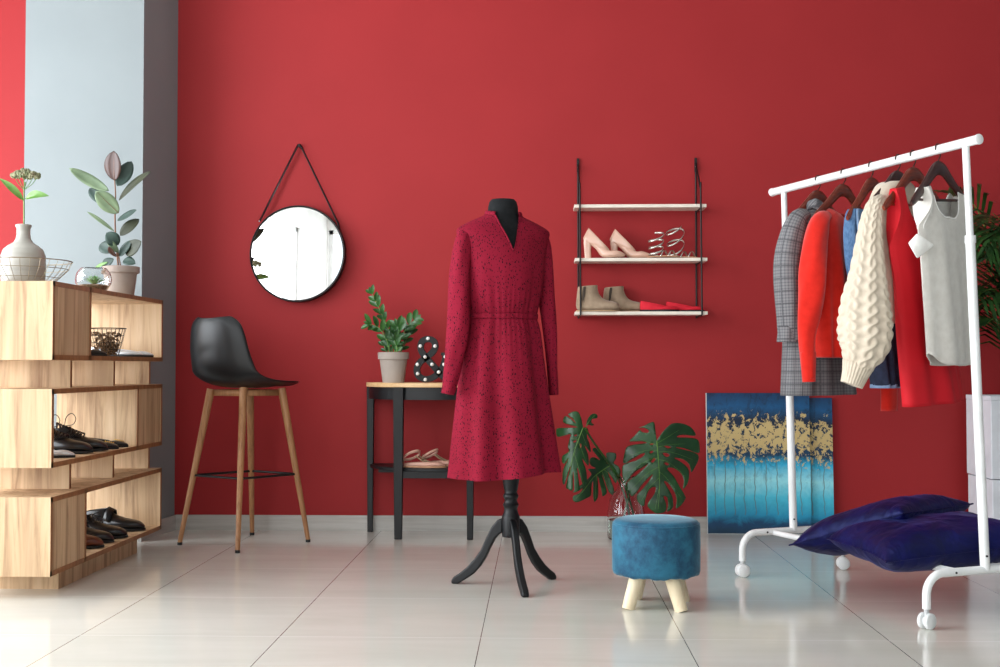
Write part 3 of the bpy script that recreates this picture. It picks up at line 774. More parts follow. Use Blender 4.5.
# zz plant
zy = 5.76; zc = at(393.5, 370, zy)
zp = thing('plant_pot', 'grey beige flower pot on the pine top of the half-moon table', 'pot', (zc.x, zy, .7352))
MB().lathe([(.001, 0), (.052, 0), (.066, .108), (.0665, .112), (.0745, .113), (.0755, .144), (.070, .146), (.068, .134), (.001, .134)], 40).build('body', 'pot_grey', zp)
MB().lathe([(.0675, .135), (.04, .138), (.001, .139)], 24).build('soil', 'soil', zp)
zz = thing('zz_plant', 'green ZZ plant with paired glossy leaflets in the grey beige pot', 'plant', (zc.x, zy, .872))
def q2(x, y): return (355+x/6.357, 285+y/6.357)
def frond(stem_pts, Y0, n, ln, wd, m='leaf_green', spread_=.9, parent=zz, curve_y=0):
    P = catmull([at(*q2(*p), Y0+curve_y*i) for i, p in enumerate(stem_pts)], 8)
    MB().tube(P, [.0042-.0028*i/len(P) for i in range(len(P))], 6).build('stem', 'leaf_rib', parent, world=True)
    for i in range(n):
        k = int((.22+.76*i/max(1, n-1))*(len(P)-1)); p = P[k]; t = (P[min(k+1, len(P)-1)]-P[k-1]).normalized()
        sc_ = (.75+.5*math.sin(PI*(.15+.7*i/n)))
        for sgn in (-1, 1):
            s_ = Vector((t.z, 0, -t.x))*sgn
            ln_ = ln*.9; d = (s_*spread_*.8 + t*.85 + Vector((0, -.35*sgn, 0))).normalized()
            mb = MB(); leaf(mb, p, p+d*ln_*sc_*rnd.uniform(.85, 1.15), wd*.82*sc_, (rnd.uniform(-.4, .4), -1, .5), .18, .06, .52, 8, .85); mb.build('leaflet', m, parent, world=True)
    mb = MB(); leaf(mb, P[-1], P[-1]+(P[-1]-P[-3]).normalized()*ln*.7, wd*.7, (0, -1, .3), .1); mb.build('leaflet', m, parent, world=True)
frond([(238, 440), (232, 340), (195, 240), (150, 140), (108, 52)], zy, 8, .050, .024, spread_=.7)
frond([(222, 440), (205, 360), (160, 280), (100, 250)], zy-.03, 5, .055, .026)
frond([(262, 440), (285, 360), (330, 270), (380, 222)], zy-.01, 5, .058, .030)
frond([(250, 440), (262, 380), (280, 300), (272, 262)], zy-.03, 4, .060, .028)
frond([(280, 440), (310, 390), (335, 330), (345, 295)], zy+.02, 4, .050, .024)
frond([(225, 440), (225, 400), (215, 350), (240, 290)], zy+.02, 4, .055, .024)
frond([(210, 440), (195, 410), (185, 380), (180, 350)], zy-.01, 3, .042, .02)
frond([(262, 440), (268, 410), (262, 380), (250, 350)], zy-.05, 3, .05, .024)

# ampersand
am = thing('ampersand_sign', 'black ampersand marquee sign with white bulbs on the half-moon table', 'sign', (at(430, 380, 5.72).x, 5.72, .7352))
ky = 5.72
def q6(x, y): p = at(405+x/9.53, 325+y/9.53, ky); return (p.x, p.z)
path = [(418, 545), (372, 497), (325, 447), (262, 374), (195, 300), (158, 245), (150, 195), (170, 148), (222, 130), (272, 148), (290, 198), (268, 250), (215, 298), (158, 338), (122, 385), (115, 440), (138, 488), (195, 512), (262, 498), (320, 452), (362, 392), (382, 330), (388, 272)]
off = .7355 - q6(195, 545)[1]
C2 = [Vector(q6(*p)) for p in path]; C3 = catmull([(p.x, 0, p.y) for p in C2], 6)
ow = .0148
def stroke(mb, C, hw, y0, y1):
    R = []
    for i, p in enumerate(C):
        t = (C[min(i+1, len(C)-1)]-C[max(0, i-1)]).normalized(); nn = Vector((-t.z, 0, t.x))
        a, b = p+nn*hw, p-nn*hw
        R.append([Vector((a.x, y0, a.z)), Vector((b.x, y0, b.z)), Vector((b.x, y1, b.z)), Vector((a.x, y1, a.z))])
    mb.loft(R, True, True, True)
mb = MB(); stroke(mb, C3, ow, ky-.018, ky+.018)
sx, sz = q6(346, 258); ex, ez = q6(432, 286)
mb.box((sx, ky-.0185, ez), (ex, ky+.018, sz)); sx, sz = q6(385, 500); ex, ez = q6(440, 545)
for v_ in mb.v: v_.z = max(v_.z+off, .7356)
mb.build('letter_body', 'black_metal', am, world=True, smooth=False)
for (x, y) in ((223, 126), (150, 198), (290, 198), (195, 300), (123, 372), (262, 372), (125, 460), (325, 445), (197, 516), (376, 372), (388, 300), (385, 505)):
    X, Z = q6(x, y); mb = MB(); mb.sphere((X, ky-.021, Z+off), .0088, 14, 10); mb.build('bulb', 'bulb', am, world=True)

# ankle strap flats on the lower shelf
def ballet(label, x, y, rz, lean):
    t = flat('ankle_strap_flat', label, 'rose', 'tan_lining', 'tan_sole', 'rose beige ankle strap flats', .20, .07, .02)
    place(t, x, y, .3345, rz)
    mb = MB(); pts = []
    for i in range(33):
        a = 2*PI*i/32; pts.append(Vector((.038+.038*math.cos(a)+lean*math.sin(a)*.006, .030*math.sin(a), .056+.022*math.cos(a+.6))))
    mb.ribbon(pts, .014, Vector((.1, 0, 1)).normalized()); mb.build('ankle_strap', 'rose', t, solid=.0015)
    mb = MB(); mb.ribbon([Vector((.004, 0, .012)), Vector((-.002, 0, .035)), Vector((.004, 0, .058))], .014, Vector((0, 1, 0)))
    for k in (-1, 1): mb.ribbon(catmull([Vector((.062, .029*k, .056)), Vector((.09, .030*k, .036)), Vector((.118, .012*k, .026))], 4), .006, Vector((.5, 0, .8)).normalized())
    mb.build('side_strap', 'tan_lining', t, solid=.0012)
    return t
ballet('rose beige ankle strap flat, the left one, on the lower black shelf of the table', at(404, 470, 5.70).x, 5.70, -.10, 1)
ballet('rose beige ankle strap flat nearer the dress on the lower black table shelf', at(422, 470, 5.76).x, 5.77, -.03, -1)
# ------------------------------------------------------------------ mannequin and dress
def proj(p):
    c = CR.transposed() @ (Vector(p)-Vector((0, 0, EYE))); return (500+F*c.x/-c.z, 333.5-F*c.y/-c.z)
DX, DY = -.128, 4.455; DR = math.radians(20)
mq = thing('dress_form', 'black tailor dress form on a turned black tripod stand', 'mannequin', (-.101, 4.459, 0))
prof = [(.001, .182), (.030, .182), (.032, .19), (.033, .255), (.031, .262), (.027, .27), (.024, .285), (.026, .292), (.030, .300), (.026, .307), (.022, .318), (.026, .326), (.029, .333), (.026, .340), (.022, .347), (.026, .36), (.032, .40), (.033, .48), (.030, .60), (.03, .70)]
MB().lathe(prof, 28).build('pole', 'black_wood', mq)
up = [(.029, .252), (.050, .243), (.074, .214), (.095, .172), (.114, .130), (.140, .095), (.168, .064), (.195, .042), (.219, .026), (.229, .012), (.228, 0)]
lo = [(.202, 0), (.190, .008), (.165, .024), (.140, .042), (.113, .072), (.092, .105), (.074, .144), (.058, .174), (.042, .191), (.029, .197)]
base_c = Vector((-.101, 4.459, 0))
for f in ((-.317, 4.51), (-.047, 4.253), (.06, 4.615)):
    a = math.atan2(f[1]-base_c.y, f[0]-base_c.x); mb = MB()
    mb.prism(up+lo, -.013, .013, lambda r_, z_, d: Vector((r_, d, z_)))
    mb.xf(Matrix.Rotation(a, 4, 'Z')); mb.build('leg', 'black_wood', mq, bevel=.006, seg=3, autos=40)
def body_ring(z, a, b, cx, cy, rot, n=64, p=.92):
    out = []
    for k in range(n):
        t = 2*PI*k/n; x = a*math.copysign(abs(math.cos(t))**p, math.cos(t)); y = b*math.copysign(abs(math.sin(t))**p, math.sin(t))
        out.append(Vector((cx+x*math.cos(rot)-y*math.sin(rot), cy+x*math.sin(rot)+y*math.cos(rot), z)))
    return out
mb = MB(); R = []
for z, a, b in ((.60, .12, .09), (.80, .135, .105), (.97, .105, .08), (1.05, .112, .085), (1.18, .138, .098), (1.26, .138, .088), (1.315, .135, .06), (1.34, .10, .052), (1.36, .058, .05), (1.378, .052, .05)):
    R.append(body_ring(z, a, b, DX, DY+.006, DR))
mb.loft(R, True, True, True); mb.build('torso', 'black_fabric', mq, world=True)
mb = MB(); R = []
for z, a, b in ((1.34, .057, .053), (1.378, .0565, .0525), (1.381, .0575, .0535), (1.405, .056, .053), (1.425, .051, .049), (1.434, .043, .042), (1.434, .014, .014), (1.424, .012, .012)):
    R.append(body_ring(z, a, b, DX-.002, DY+.006, DR, 40, 1))
mb.loft(R, True, False, True); mb.build('neck_cap', 'black_fabric', mq, world=True)

dr = thing('dress', 'raspberry red long sleeved V-neck dress with small dark specks on the dress form', 'dress', (DX, DY, .40))
ND = 144
def fold(th, z):
    a1 = smoothn([.40, .60, .85, .97, 1.0, 1.02, 1.08, 1.2, 1.3], [.021, .018, .011, .006, .003, .0035, .005, .002, 0], z)
    g = lerpn([.40, .80, .92, .985, 1.0, 1.02, 1.08, 1.14], [0, .0004, .0016, .0028, .0015, .0026, .0014, 0], z)
    return a1*(math.sin(7*th+.6)*.6+math.sin(11*th+2+z*2)*.35+.45*math.sin(4*th+1)) + g*math.sin(38*th+3*math.sin(5*th))
ZS = [.398, .40, .46, .52, .60, .68, .76, .84, .90, .94, .965, .982, .990, .998, 1.006, 1.014, 1.03, 1.05, 1.08, 1.11, 1.14, 1.17, 1.20, 1.225, 1.245, 1.26, 1.275, 1.29, 1.305, 1.317, 1.328, 1.338, 1.347, 1.356, 1.364, 1.371, 1.378]
za = [.398, .52, .68, .84, .95, .99, 1.006, 1.03, 1.08, 1.17, 1.245, 1.29, 1.317, 1.338, 1.356, 1.371, 1.378]
aa = [.204, .190, .172, .154, .140, .128, .128, .134, .146, .158, .168, .176, .180, .150, .112, .078, .070]
ab = [.158, .148, .136, .122, .108, .094, .094, .100, .112, .122, .112, .094, .078, .066, .060, .058, .058]
ZV = 1.236
def dress_pt(th, z, extra=0):
    a = smoothn(za, aa, z); b = smoothn(za, ab, z); r = 1
    p = 1.0
    x = (a+extra)*math.copysign(abs(math.sin(th))**p, math.sin(th)); y = -(b+extra)*math.copysign(abs(math.cos(th))**p, math.cos(th))
    f = fold(th, z); l = math.hypot(x, y) or 1; x += x/l*f; y += y/l*f
    dz = 0
    if z > 1.30: dz = -.010*(1 if math.cos(th) > 0 else -.4)*abs(math.cos(th))*((z-1.30)/.078)
    if z < .8: dz = (.004*math.sin(3*th) + .012*math.sin(th) + .014)*((.8-z)/.4); x += .010*((.8-z)/.4)
    return Vector((DX+x*math.cos(DR)-y*math.sin(DR), DY+x*math.sin(DR)+y*math.cos(DR), z+dz))
def vth(z):
    if z <= ZV: return 0.0
    hw = .046*(z-ZV)/(1.378-ZV); a = smoothn(za, aa, z); return math.asin(min(.9, (hw/a)))**1.0 + (.02 if z > ZV+.01 else .01)
rows = []; wai = []
for z in ZS:
    t0 = vth(z)
    row = [dress_pt(t0+(2*PI-2*t0)*j/ND, z) for j in range(ND+1)]
    rows.append(row)
iw0 = ZS.index(.990); iw1 = ZS.index(1.014)
MB().grid(rows[:iw0+1]).build('skirt', 'dress', dr, world=True, solid=.0018, soff=-1, autos=80)
MB().grid(rows[iw1-1:]).build('bodice', 'dress', dr, world=True, solid=.0018, soff=-1, autos=80)
MB().grid([[dress_pt(2*PI*j/ND, z, e) for j in range(ND+1)] for z, e in ((.988, .0015), (.990, .004), (.997, .0045), (1.005, .004), (1.0075, .001))]).build('waistband', 'dress', dr, world=True, autos=80)
# stand collar and placket edging
t0 = vth(1.378); crow = []
for dz, e in ((-.003, .001), (.004, .000), (.010, -.003), (.012, -.005)):
    crow.append([dress_pt(t0*1.0+(2*PI-2*t0)*j/60, 1.378, e)+Vector((0, 0, dz)) for j in range(61)])
MB().grid(crow).build('collar', 'dress', dr, world=True, solid=.0025, autos=80)
for sg_ in (1, -1):
    pts = [dress_pt(sg_*vth(z) if sg_ > 0 else 2*PI-vth(z), z, .0015) for z in [ZV-.004+.0146*i for i in range(11)] if z <= 1.3785]
    mb = MB(); mb.tube(pts, .0028, 6, flat=.6); mb.build('neck_placket', 'dress', dr, world=True)
def sleeve(pts, rs, name='sleeve', m='dress', parent=dr, flat=.85, ph=0, fa=.08, n=28, k=6, solid=.0016, cuffwave=0, sub=0, mesh=None):
    P = catmull(pts, k); rr = [v_.x for v_ in catmull([(r, 0, 0) for r in rs], k)]
    mb = MB(); mb.tube(P, rr, n, False, flat=flat, up=(1, 0, 0))
    nr = len(P); cum = [0.0]
    for i in range(1, nr): cum.append(cum[-1]+(P[i]-P[i-1]).length)
    if m == 'plaid': mb.wrap = [(((j+n//4) % n)/n*.27, cum[i], 0) for i in range(nr) for j in range(n)]
    for i in range(nr):
        for j in range(n):
            v_ = mb.v[i*n+j]; c = P[i]; d = v_-c; th = 2*PI*j/n
            w = 1 + fa*(math.sin(3*th+i*.22+ph)*.6+math.sin(5*th-i*.35+ph)*.4) if mesh is None else 1+mesh(th, i/nr)
            mb.v[i*n+j] = c + d*w
    return mb.build(name, m, parent, world=True, solid=solid, soff=-1, autos=80, sub=sub)
def wp(px, py, Y): return at(px, py, Y)
Yl = 4.37
sleeve([wp(471, 232, 4.40), wp(465, 234, 4.385), wp(462.5, 246, Yl), wp(460.5, 270, Yl), wp(459, 300, Yl), wp(458, 330, Yl-.01), wp(454.5, 355, Yl-.02), wp(450.5, 378, Yl-.03), wp(447.8, 394, Yl-.03)],
       [.016, .026, .036, .041, .0425, .043, .038, .031, .0255], ph=1)
Yr_ = 4.50
sleeve([wp(534, 232, 4.475), wp(540, 235, Yr_-.01), wp(542.5, 246, Yr_), wp(545, 270, Yr_), wp(547, 300, Yr_), wp(549.5, 330, Yr_), wp(551.5, 360, Yr_), wp(553, 380, Yr_), wp(553.8, 395, Yr_)],
       [.014, .022, .032, .035, .033, .028, .022, .020, .019], ph=2)

# ------------------------------------------------------------------ velvet pouf
pc = Vector((.401, 4.115, 0))
pf_ = thing('footstool', 'round steel blue velvet footstool on stubby birch legs', 'stool', tuple(pc))
PR = .149
mb = MB(); prof = [(.001, .110), (PR-.02, .108), (PR-.004, .113), (PR, .124), (PR+.001, .21), (PR, .272), (PR-.003, .279)]
mb.lathe(prof, 72)
for i, v_ in enumerate(mb.v):
    if v_.z < .13: v_.z += .002*math.sin(9*math.atan2(v_.y, v_.x))+.0015*math.sin(23*math.atan2(v_.y, v_.x))
mb.build('upholstery', 'blue_velvet', pf_, autos=70)
MB().ring((0, 0, .2795), PR-.0035, .0028, 72, 8).build('piping', 'blue_velvet', pf_)
MB().lathe([(PR-.004, .281), (PR-.009, .289), (PR-.025, .2945), (.06, .297), (.001, .2975)], 72).build('top_cushion', 'blue_velvet', pf_, autos=70)
for k, (fx, fy) in enumerate((proj and [(628, 612.3), (681.5, 614.5)])):
    f = fl(fx, fy-3)
    tp = Vector((f.x+(.034 if k == 0 else -.030), f.y+.02, .112))
    MB().tube([f, f.lerp(tp, .5), tp], [.0215, .0235, .0255], 20).build('leg', 'birch', pf_, world=True)
for (x, y, tx, ty) in ((.105, .09, .07, .06), (-.062, .11, -.045, .07)):
    f = pc+Vector((x, y, .0)); tp = pc+Vector((tx, ty, .112))
    MB().tube([f, f.lerp(tp, .5), tp], [.0215, .0235, .0255], 20).build('leg', 'birch', pf_, world=True)

# ------------------------------------------------------------------ monstera in bottle vase
my = 5.70; vc = at(626, 520, my)
mv = thing('glass_vase', 'clear glass bottle vase with monstera stems behind the blue footstool', 'vase', (vc.x, my, 0))
pr = [(.001, .001), (.082, .001), (.088, .010), (.089, .06), (.087, .13), (.080, .18), (.062, .215), (.042, .238), (.034, .262), (.034, .285), (.039, .292), (.039, .294), (.031, .290), (.031, .262), (.039, .236), (.059, .212), (.077, .178), (.084, .13), (.086, .06), (.085, .013), (.08, .006), (.001, .006)]
MB().lathe(pr, 40).build('glass', 'glass', mv)
MB().lathe([(.001, .0065), (.079, .0065), (.084, .014), (.0845, .06), (.0835, .09), (.001, .09)], 40).build('water', 'water', mv)
mn = thing('monstera', 'monstera with three split dark green leaves standing in the clear glass vase', 'plant', (vc.x, my, .01))
def q4(x, y): return (550+x/5.80, 395+y/5.80)
def q5(x, y): return (610+x/6.06, 410+y/6.06)
def inpoly(x, y, P):
    c = False; n = len(P); j = n-1
    for i in range(n):
        if (P[i][1] > y) != (P[j][1] > y) and x < (P[j][0]-P[i][0])*(y-P[i][1])/(P[j][1]-P[i][1])+P[i][0]: c = not c
        j = i
    return c
def split_leaf(outl, holes, midrib, mapf, Yf, step, parent, ribs=(), thick=.0009):
    out = [(p.x, p.y) for p in catmull([(x, y, 0) for x, y in outl]+[(*outl[0], 0)], 3)][:-1]
    hs = [[(p.x, p.y) for p in catmull([(x, y, 0) for x, y in h]+[(*h[0], 0)], 3)][:-1] for h in holes]
    V = []; E_ = []
    for loop in [out]+hs:
        b = len(V); V += [Vector(p) for p in loop]; E_ += [(b+i, b+(i+1) % len(loop)) for i in range(len(loop))]
    xs = [p[0] for p in out]; ys = [p[1] for p in out]; y = min(ys)+step*.5
    while y < max(ys):
        x = min(xs)+step*.5
        while x < max(xs):
            if inpoly(x, y, out) and not any(inpoly(x, y, h) for h in hs): V.append(Vector((x, y)))
            x += step
        y += step
    r = geometry.delaunay_2d_cdt(V, E_, [], 0, .01)
    vs, fs = r[0], []
    for f in r[2]:
        cx = sum(vs[i][0] for i in f)/len(f); cy = sum(vs[i][1] for i in f)/len(f)
        if inpoly(cx, cy, out) and not any(inpoly(cx, cy, h) for h in hs): fs.append(tuple(f))
    mb = MB(); mb.add([at(*mapf(v_[0], v_[1]), Yf(v_[0], v_[1])) for v_ in vs], fs)
    lf = mb.build('leaf', 'leaf_monstera', parent, world=True, solid=thick)
    mr = MB(); P = catmull([(x, y, 0) for x, y in midrib], 5)
    mr.tube([at(*mapf(p.x, p.y), Yf(p.x, p.y)-.002) for p in P], [.0028-.0022*i/len(P) for i in range(len(P))], 6)
    for rb in ribs:
        Q = catmull([(x, y, 0) for x, y in rb], 4); mr.tube([at(*mapf(p.x, p.y), Yf(p.x, p.y)-.0012) for p in Q], [.0011-.0008*i/len(Q) for i in range(len(Q))], 5)
    mr.build('midrib', 'leaf_rib', lf, world=True)
    return lf
# large leaf (traced in a 606x667 frame)
big = [(284, 186), (277, 140), (268, 76), (240, 78), (205, 96), (172, 108), (205, 108), (234, 124), (228, 138), (195, 134), (180, 122), (150, 155), (118, 190), (190, 190), (222, 200), (160, 208), (105, 222), (88, 262), (82, 325), (140, 295), (185, 268), (212, 262), (195, 285), (150, 308), (84, 330),
       (74, 370), (80, 415), (96, 440), (130, 395), (180, 345), (232, 322), (210, 350), (160, 395), (110, 432), (100, 465), (118, 500), (134, 524), (165, 495), (205, 440), (258, 390), (240, 425), (200, 475), (165, 515), (168, 555), (205, 584),
       (215, 540), (240, 480), (276, 468), (268, 510), (232, 560), (230, 588), (262, 616), (290, 627), (335, 615), (340, 570), (324, 524), (346, 530), (352, 580), (345, 616), (375, 600), (384, 570), (372, 510), (328, 434), (355, 445), (392, 500), (404, 545), (400, 596),
       (430, 578), (456, 540), (455, 520), (420, 460), (385, 400), (346, 355), (385, 352), (430, 385), (448, 430), (442, 478), (470, 445), (480, 390), (470, 350), (430, 315), (388, 290), (440, 298), (480, 330), (492, 378), (515, 345), (536, 300), (530, 268), (480, 248), (398, 228), (450, 232), (534, 262),
       (543, 225), (532, 180), (480, 168), (405, 164), (440, 150), (516, 156), (508, 125), (480, 98), (430, 80), (375, 82), (330, 120), (300, 160)]
holes = [[(240, 208), (256, 200), (266, 205), (252, 212)], [(238, 256), (254, 247), (264, 252), (250, 262)], [(246, 304), (262, 290), (278, 296), (264, 316), (250, 316)],
         [(328, 220), (346, 217), (370, 226), (350, 232)], [(320, 262), (338, 260), (362, 274), (344, 284), (326, 274)], [(328, 322), (342, 318), (357, 328), (345, 336)]]
def Yb(x, y): return 5.60 - .04*((y-186)/440.) - .035*math.exp(-((x-292)/60.)**2)*0 + .05*((x-292)/230.)**2 + .006*math.sin((y-186)/34.+abs(x-292)/60)
bigribs = [[(288, 200), (340, 170), (420, 120)], [(289, 225), (360, 210), (460, 205)], [(291, 255), (370, 255), (500, 300)], [(293, 300), (360, 320), (455, 400)], [(298, 375), (340, 410), (430, 530)],
           [(289, 215), (230, 195), (170, 170)], [(289, 245), (220, 245), (110, 280)], [(291, 290), (220, 310), (95, 390)], [(295, 345), (220, 390), (120, 490)], [(299, 410), (240, 470), (190, 550)], [(300, 470), (285, 540), (275, 600)]]
split_leaf(big, holes, [(284, 186), (290, 260), (297, 340), (300, 430), (298, 520), (292, 600)], q5, Yb, 15, mn, bigribs)
l2 = [(192, 190), (182, 140), (168, 104), (148, 94), (118, 102), (106, 116), (135, 140), (150, 165), (120, 138), (88, 122), (76, 156), (110, 172), (160, 186), (118, 190), (50, 192), (36, 205), (42, 242), (80, 236), (120, 228), (112, 260), (104, 300), (108, 330), (74, 352), (70, 385), (82, 400), (100, 378), (108, 370), (78, 430), (72, 500), (84, 518), (105, 450), (128, 400), (108, 460), (94, 530), (104, 546), (130, 552), (132, 500), (134, 440), (140, 500), (142, 552), (160, 558), (172, 540), (164, 480), (158, 420), (172, 460), (190, 520), (204, 530), (214, 490), (208, 430), (186, 370), (212, 400), (224, 408), (222, 350), (200, 290), (230, 330), (236, 320), (228, 280), (214, 240), (221, 200), (205, 188)]
split_leaf(l2, [[(138, 236), (150, 228), (158, 232), (148, 240)], [(172, 290), (180, 280), (182, 300), (176, 308)], [(134, 268), (150, 262), (152, 270), (138, 276)]], [(192, 190), (165, 260), (138, 340), (122, 420), (118, 480)], q4, lambda x, y: 5.52+.04*((x-150)/80.)**2-.03*(y-190)/350., 13, mn,
           [[(165, 260), (120, 250)], [(150, 300), (95, 340)], [(185, 220), (215, 300)], [(165, 270), (210, 390)], [(140, 340), (195, 510)], [(150, 320), (85, 480)]])
l3 = [(210, 186), (214, 150), (236, 115), (262, 108), (276, 122), (268, 136), (244, 140), (240, 160), (256, 172), (240, 178), (222, 172)]
split_leaf(l3, [], [(210, 182), (230, 150), (262, 116)], q4, lambda x, y: 5.58+(x-210)*.0004, 12, mn)
l4 = [(352, 410), (330, 372), (326, 338), (352, 332), (382, 340), (384, 365), (370, 395), (395, 412), (410, 440), (404, 462), (380, 440), (350, 425), (370, 450), (388, 490), (380, 512), (360, 480), (335, 445), (355, 500), (372, 550), (365, 580), (340, 560), (318, 500), (300, 460), (325, 540), (328, 570), (306, 588), (300, 560), (285, 500), (275, 470), (280, 540), (278, 590), (258, 620), (250, 580), (250, 500), (240, 530), (238, 580), (210, 600), (160, 622), (134, 612), (136, 585), (170, 570), (190, 540), (160, 560), (132, 566), (150, 545), (200, 505), (240, 460), (220, 430), (265, 425), (240, 412), (228, 390), (236, 365), (262, 362), (290, 378), (262, 340), (246, 316), (262, 306), (290, 330), (318, 372), (332, 395)]
split_leaf(l4, [], [(350, 408), (300, 440), (250, 480), (190, 560), (150, 600)], q4, lambda x, y: 5.68-.0003*(350-x)+.02*math.sin(x/40.), 13, mn, [[(300, 440), (350, 560)], [(270, 460), (262, 600)], [(310, 430), (385, 490)]])
for pts in ([at(*q4(350, 408), 5.68), at(*q4(400, 500), 5.70), at(*q4(450, 640), 5.72), Vector((vc.x+.02, my, .05))],
            [at(*q4(205, 195), 5.53), at(*q4(250, 270), 5.58), at(*q4(330, 380), 5.67), at(*q4(420, 500), 5.70), Vector((vc.x+.03, my+.02, .14)), Vector((vc.x+.05, my+.01, .04))],
            [at(*q5(284, 190), Yb(284, 190)+.004), at(*q5(250, 300), 5.69), at(*q5(150, 370), 5.74), at(*q5(90, 440), 5.705), Vector((vc.x+.012, my, .2)), Vector((vc.x-.03, my, .03))]):
    P = catmull(pts, 6); MB().tube(P, .0052, 8).build('stem', 'leaf_green', mn, world=True)

# ------------------------------------------------------------------ canvases
def canvas(label, x0, x1, yb, yt, top):
    lean = math.atan2(yt-yb, top)
    t = thing('painted_canvas', label, 'painting', (x0, yb, 0.0005)); t.rotation_euler = (-lean, 0, 0)
    h = top/math.cos(lean)
    MB().box((0, .0012, 0), (x1-x0, .018, h)).build('stretched_canvas', 'canvas_side', t, smooth=False)
    MB().box((0.002, 0, 0.002), (x1-x0, .0012, h)).build('painted_face', 'painting', t, smooth=False)
    return t
tz = at(704, 393, 5.905).z
canvas('blue and gold abstract canvas in front, leaning on the other one behind the rack', .822, 1.322, 5.877, 5.905, tz)
canvas('blue and gold abstract canvas at the back, mostly covered by the front one', .938, 1.438, 5.902, 5.929, at(829, 398, 5.92).z)

# ------------------------------------------------------------------ planter and palm
PY = 5.55
pl_x0 = at(967, 500, 5.87).x
pt = thing('planter', 'tall square white planter at the right edge behind the rack', 'planter', (pl_x0+.19, PY+.16, 0))
zt_ = at(967, 394.5, 5.87).z; zs_ = at(967, 474, 5.87).z
mb = MB(); mb.box((-.19, -.16, zs_+.004), (.19, .16, zt_-.02)); mb.build('upper_body', 'white_planter', pt, smooth=False, bevel=.004)
mb = MB(); mb.box((-.186, -.156, 0), (.186, .156, zs_)); mb.build('lower_body', 'white_planter', pt, smooth=False, bevel=.004)
mb = MB()
for a, b in (((-.19, -.16), (.19, -.14)), ((-.19, .14), (.19, .16)), ((-.19, -.14), (-.17, .14)), ((.17, -.14), (.19, .14))): mb.box((a[0], a[1], zt_-.02), (b[0], b[1], zt_))
mb.build('rim', 'white_planter', pt, smooth=False); MB().box((-.17, -.14, zt_-.0199), (.17, .14, zt_-.012)).build('soil', 'soil', pt, smooth=False)
pm = thing('areca_palm', 'leafy green palm growing in the tall white planter', 'plant', (pl_x0+.19, PY+.16, zt_-.012))
PCx, PCy = pl_x0+.19, PY+.16
pr_ = random.Random(11)
for i in range(15):
    b = Vector((PCx+pr_.uniform(-.05, .05), PCy+pr_.uniform(-.05, .05), zt_-.012))
    ang = PI + pr_.uniform(-1.25, 1.25) if i < 11 else pr_.uniform(-1.2, 1.2)
    if math.sin(ang) > .35: ang = -ang
    reach = pr_.uniform(.22, .46); hgt = pr_.uniform(.35, .95) if i % 3 else pr_.uniform(.75, 1.05)
    if math.sin(ang) > 0: reach = min(reach, .2)
    d = Vector((math.cos(ang), math.sin(ang), 0)); tipz = hgt*pr_.uniform(.55, .95)
    P = catmull([b, b+d*reach*.18+Vector((0, 0, hgt*.5)), b+d*reach*.55+Vector((0, 0, hgt*.88)), b+d*reach+Vector((0, 0, hgt*(.98 if i % 2 else .8)))], 7)
    st_ = MB().tube(P, [.0045-.0032*k/len(P) for k in range(len(P))], 6).build('stem', 'leaf_rib', pm, world=True)
    mb = MB(); n = 15
    for k in range(n):
        q_ = .38+.6*k/n; p = P[int(q_*(len(P)-1))]; t = (P[min(int(q_*(len(P)-1))+1, len(P)-1)]-P[int(q_*(len(P)-1))-1]).normalized()
        sdv = t.cross(Vector((0, 0, 1)))
        if sdv.length < .05: sdv = Vector((d.y, -d.x, 0))
        sdv.normalize(); ln = (.25*math.sin(PI*(.2+.75*k/n))+.06)*pr_.uniform(.8, 1.15)
        for sg_ in (-1, 1):
            dd = (sdv*sg_*.75+t*.8+Vector((0, 0, -.1))).normalized()
            tip = p+dd*ln+Vector((0, 0, -ln*.35)); tip.y = min(tip.y, 5.92)
            mid = p+dd*ln*.55; mid.y = min(mid.y, 5.92)
            wv = dd.cross(Vector((0, -.5, .8))).normalized()
            mb.loft([[p-wv*.003, p+wv*.003], [p.lerp(mid, .5)-wv*.008, p.lerp(mid, .5)+wv*.008], [mid-wv*.009, mid+wv*.009], [mid.lerp(tip, .55)-wv*.0065, mid.lerp(tip, .55)+wv*.0065], [tip-wv*.0005, tip+wv*.0005]], False)
    mb.build('frond', 'leaf_palm', st_, world=True)

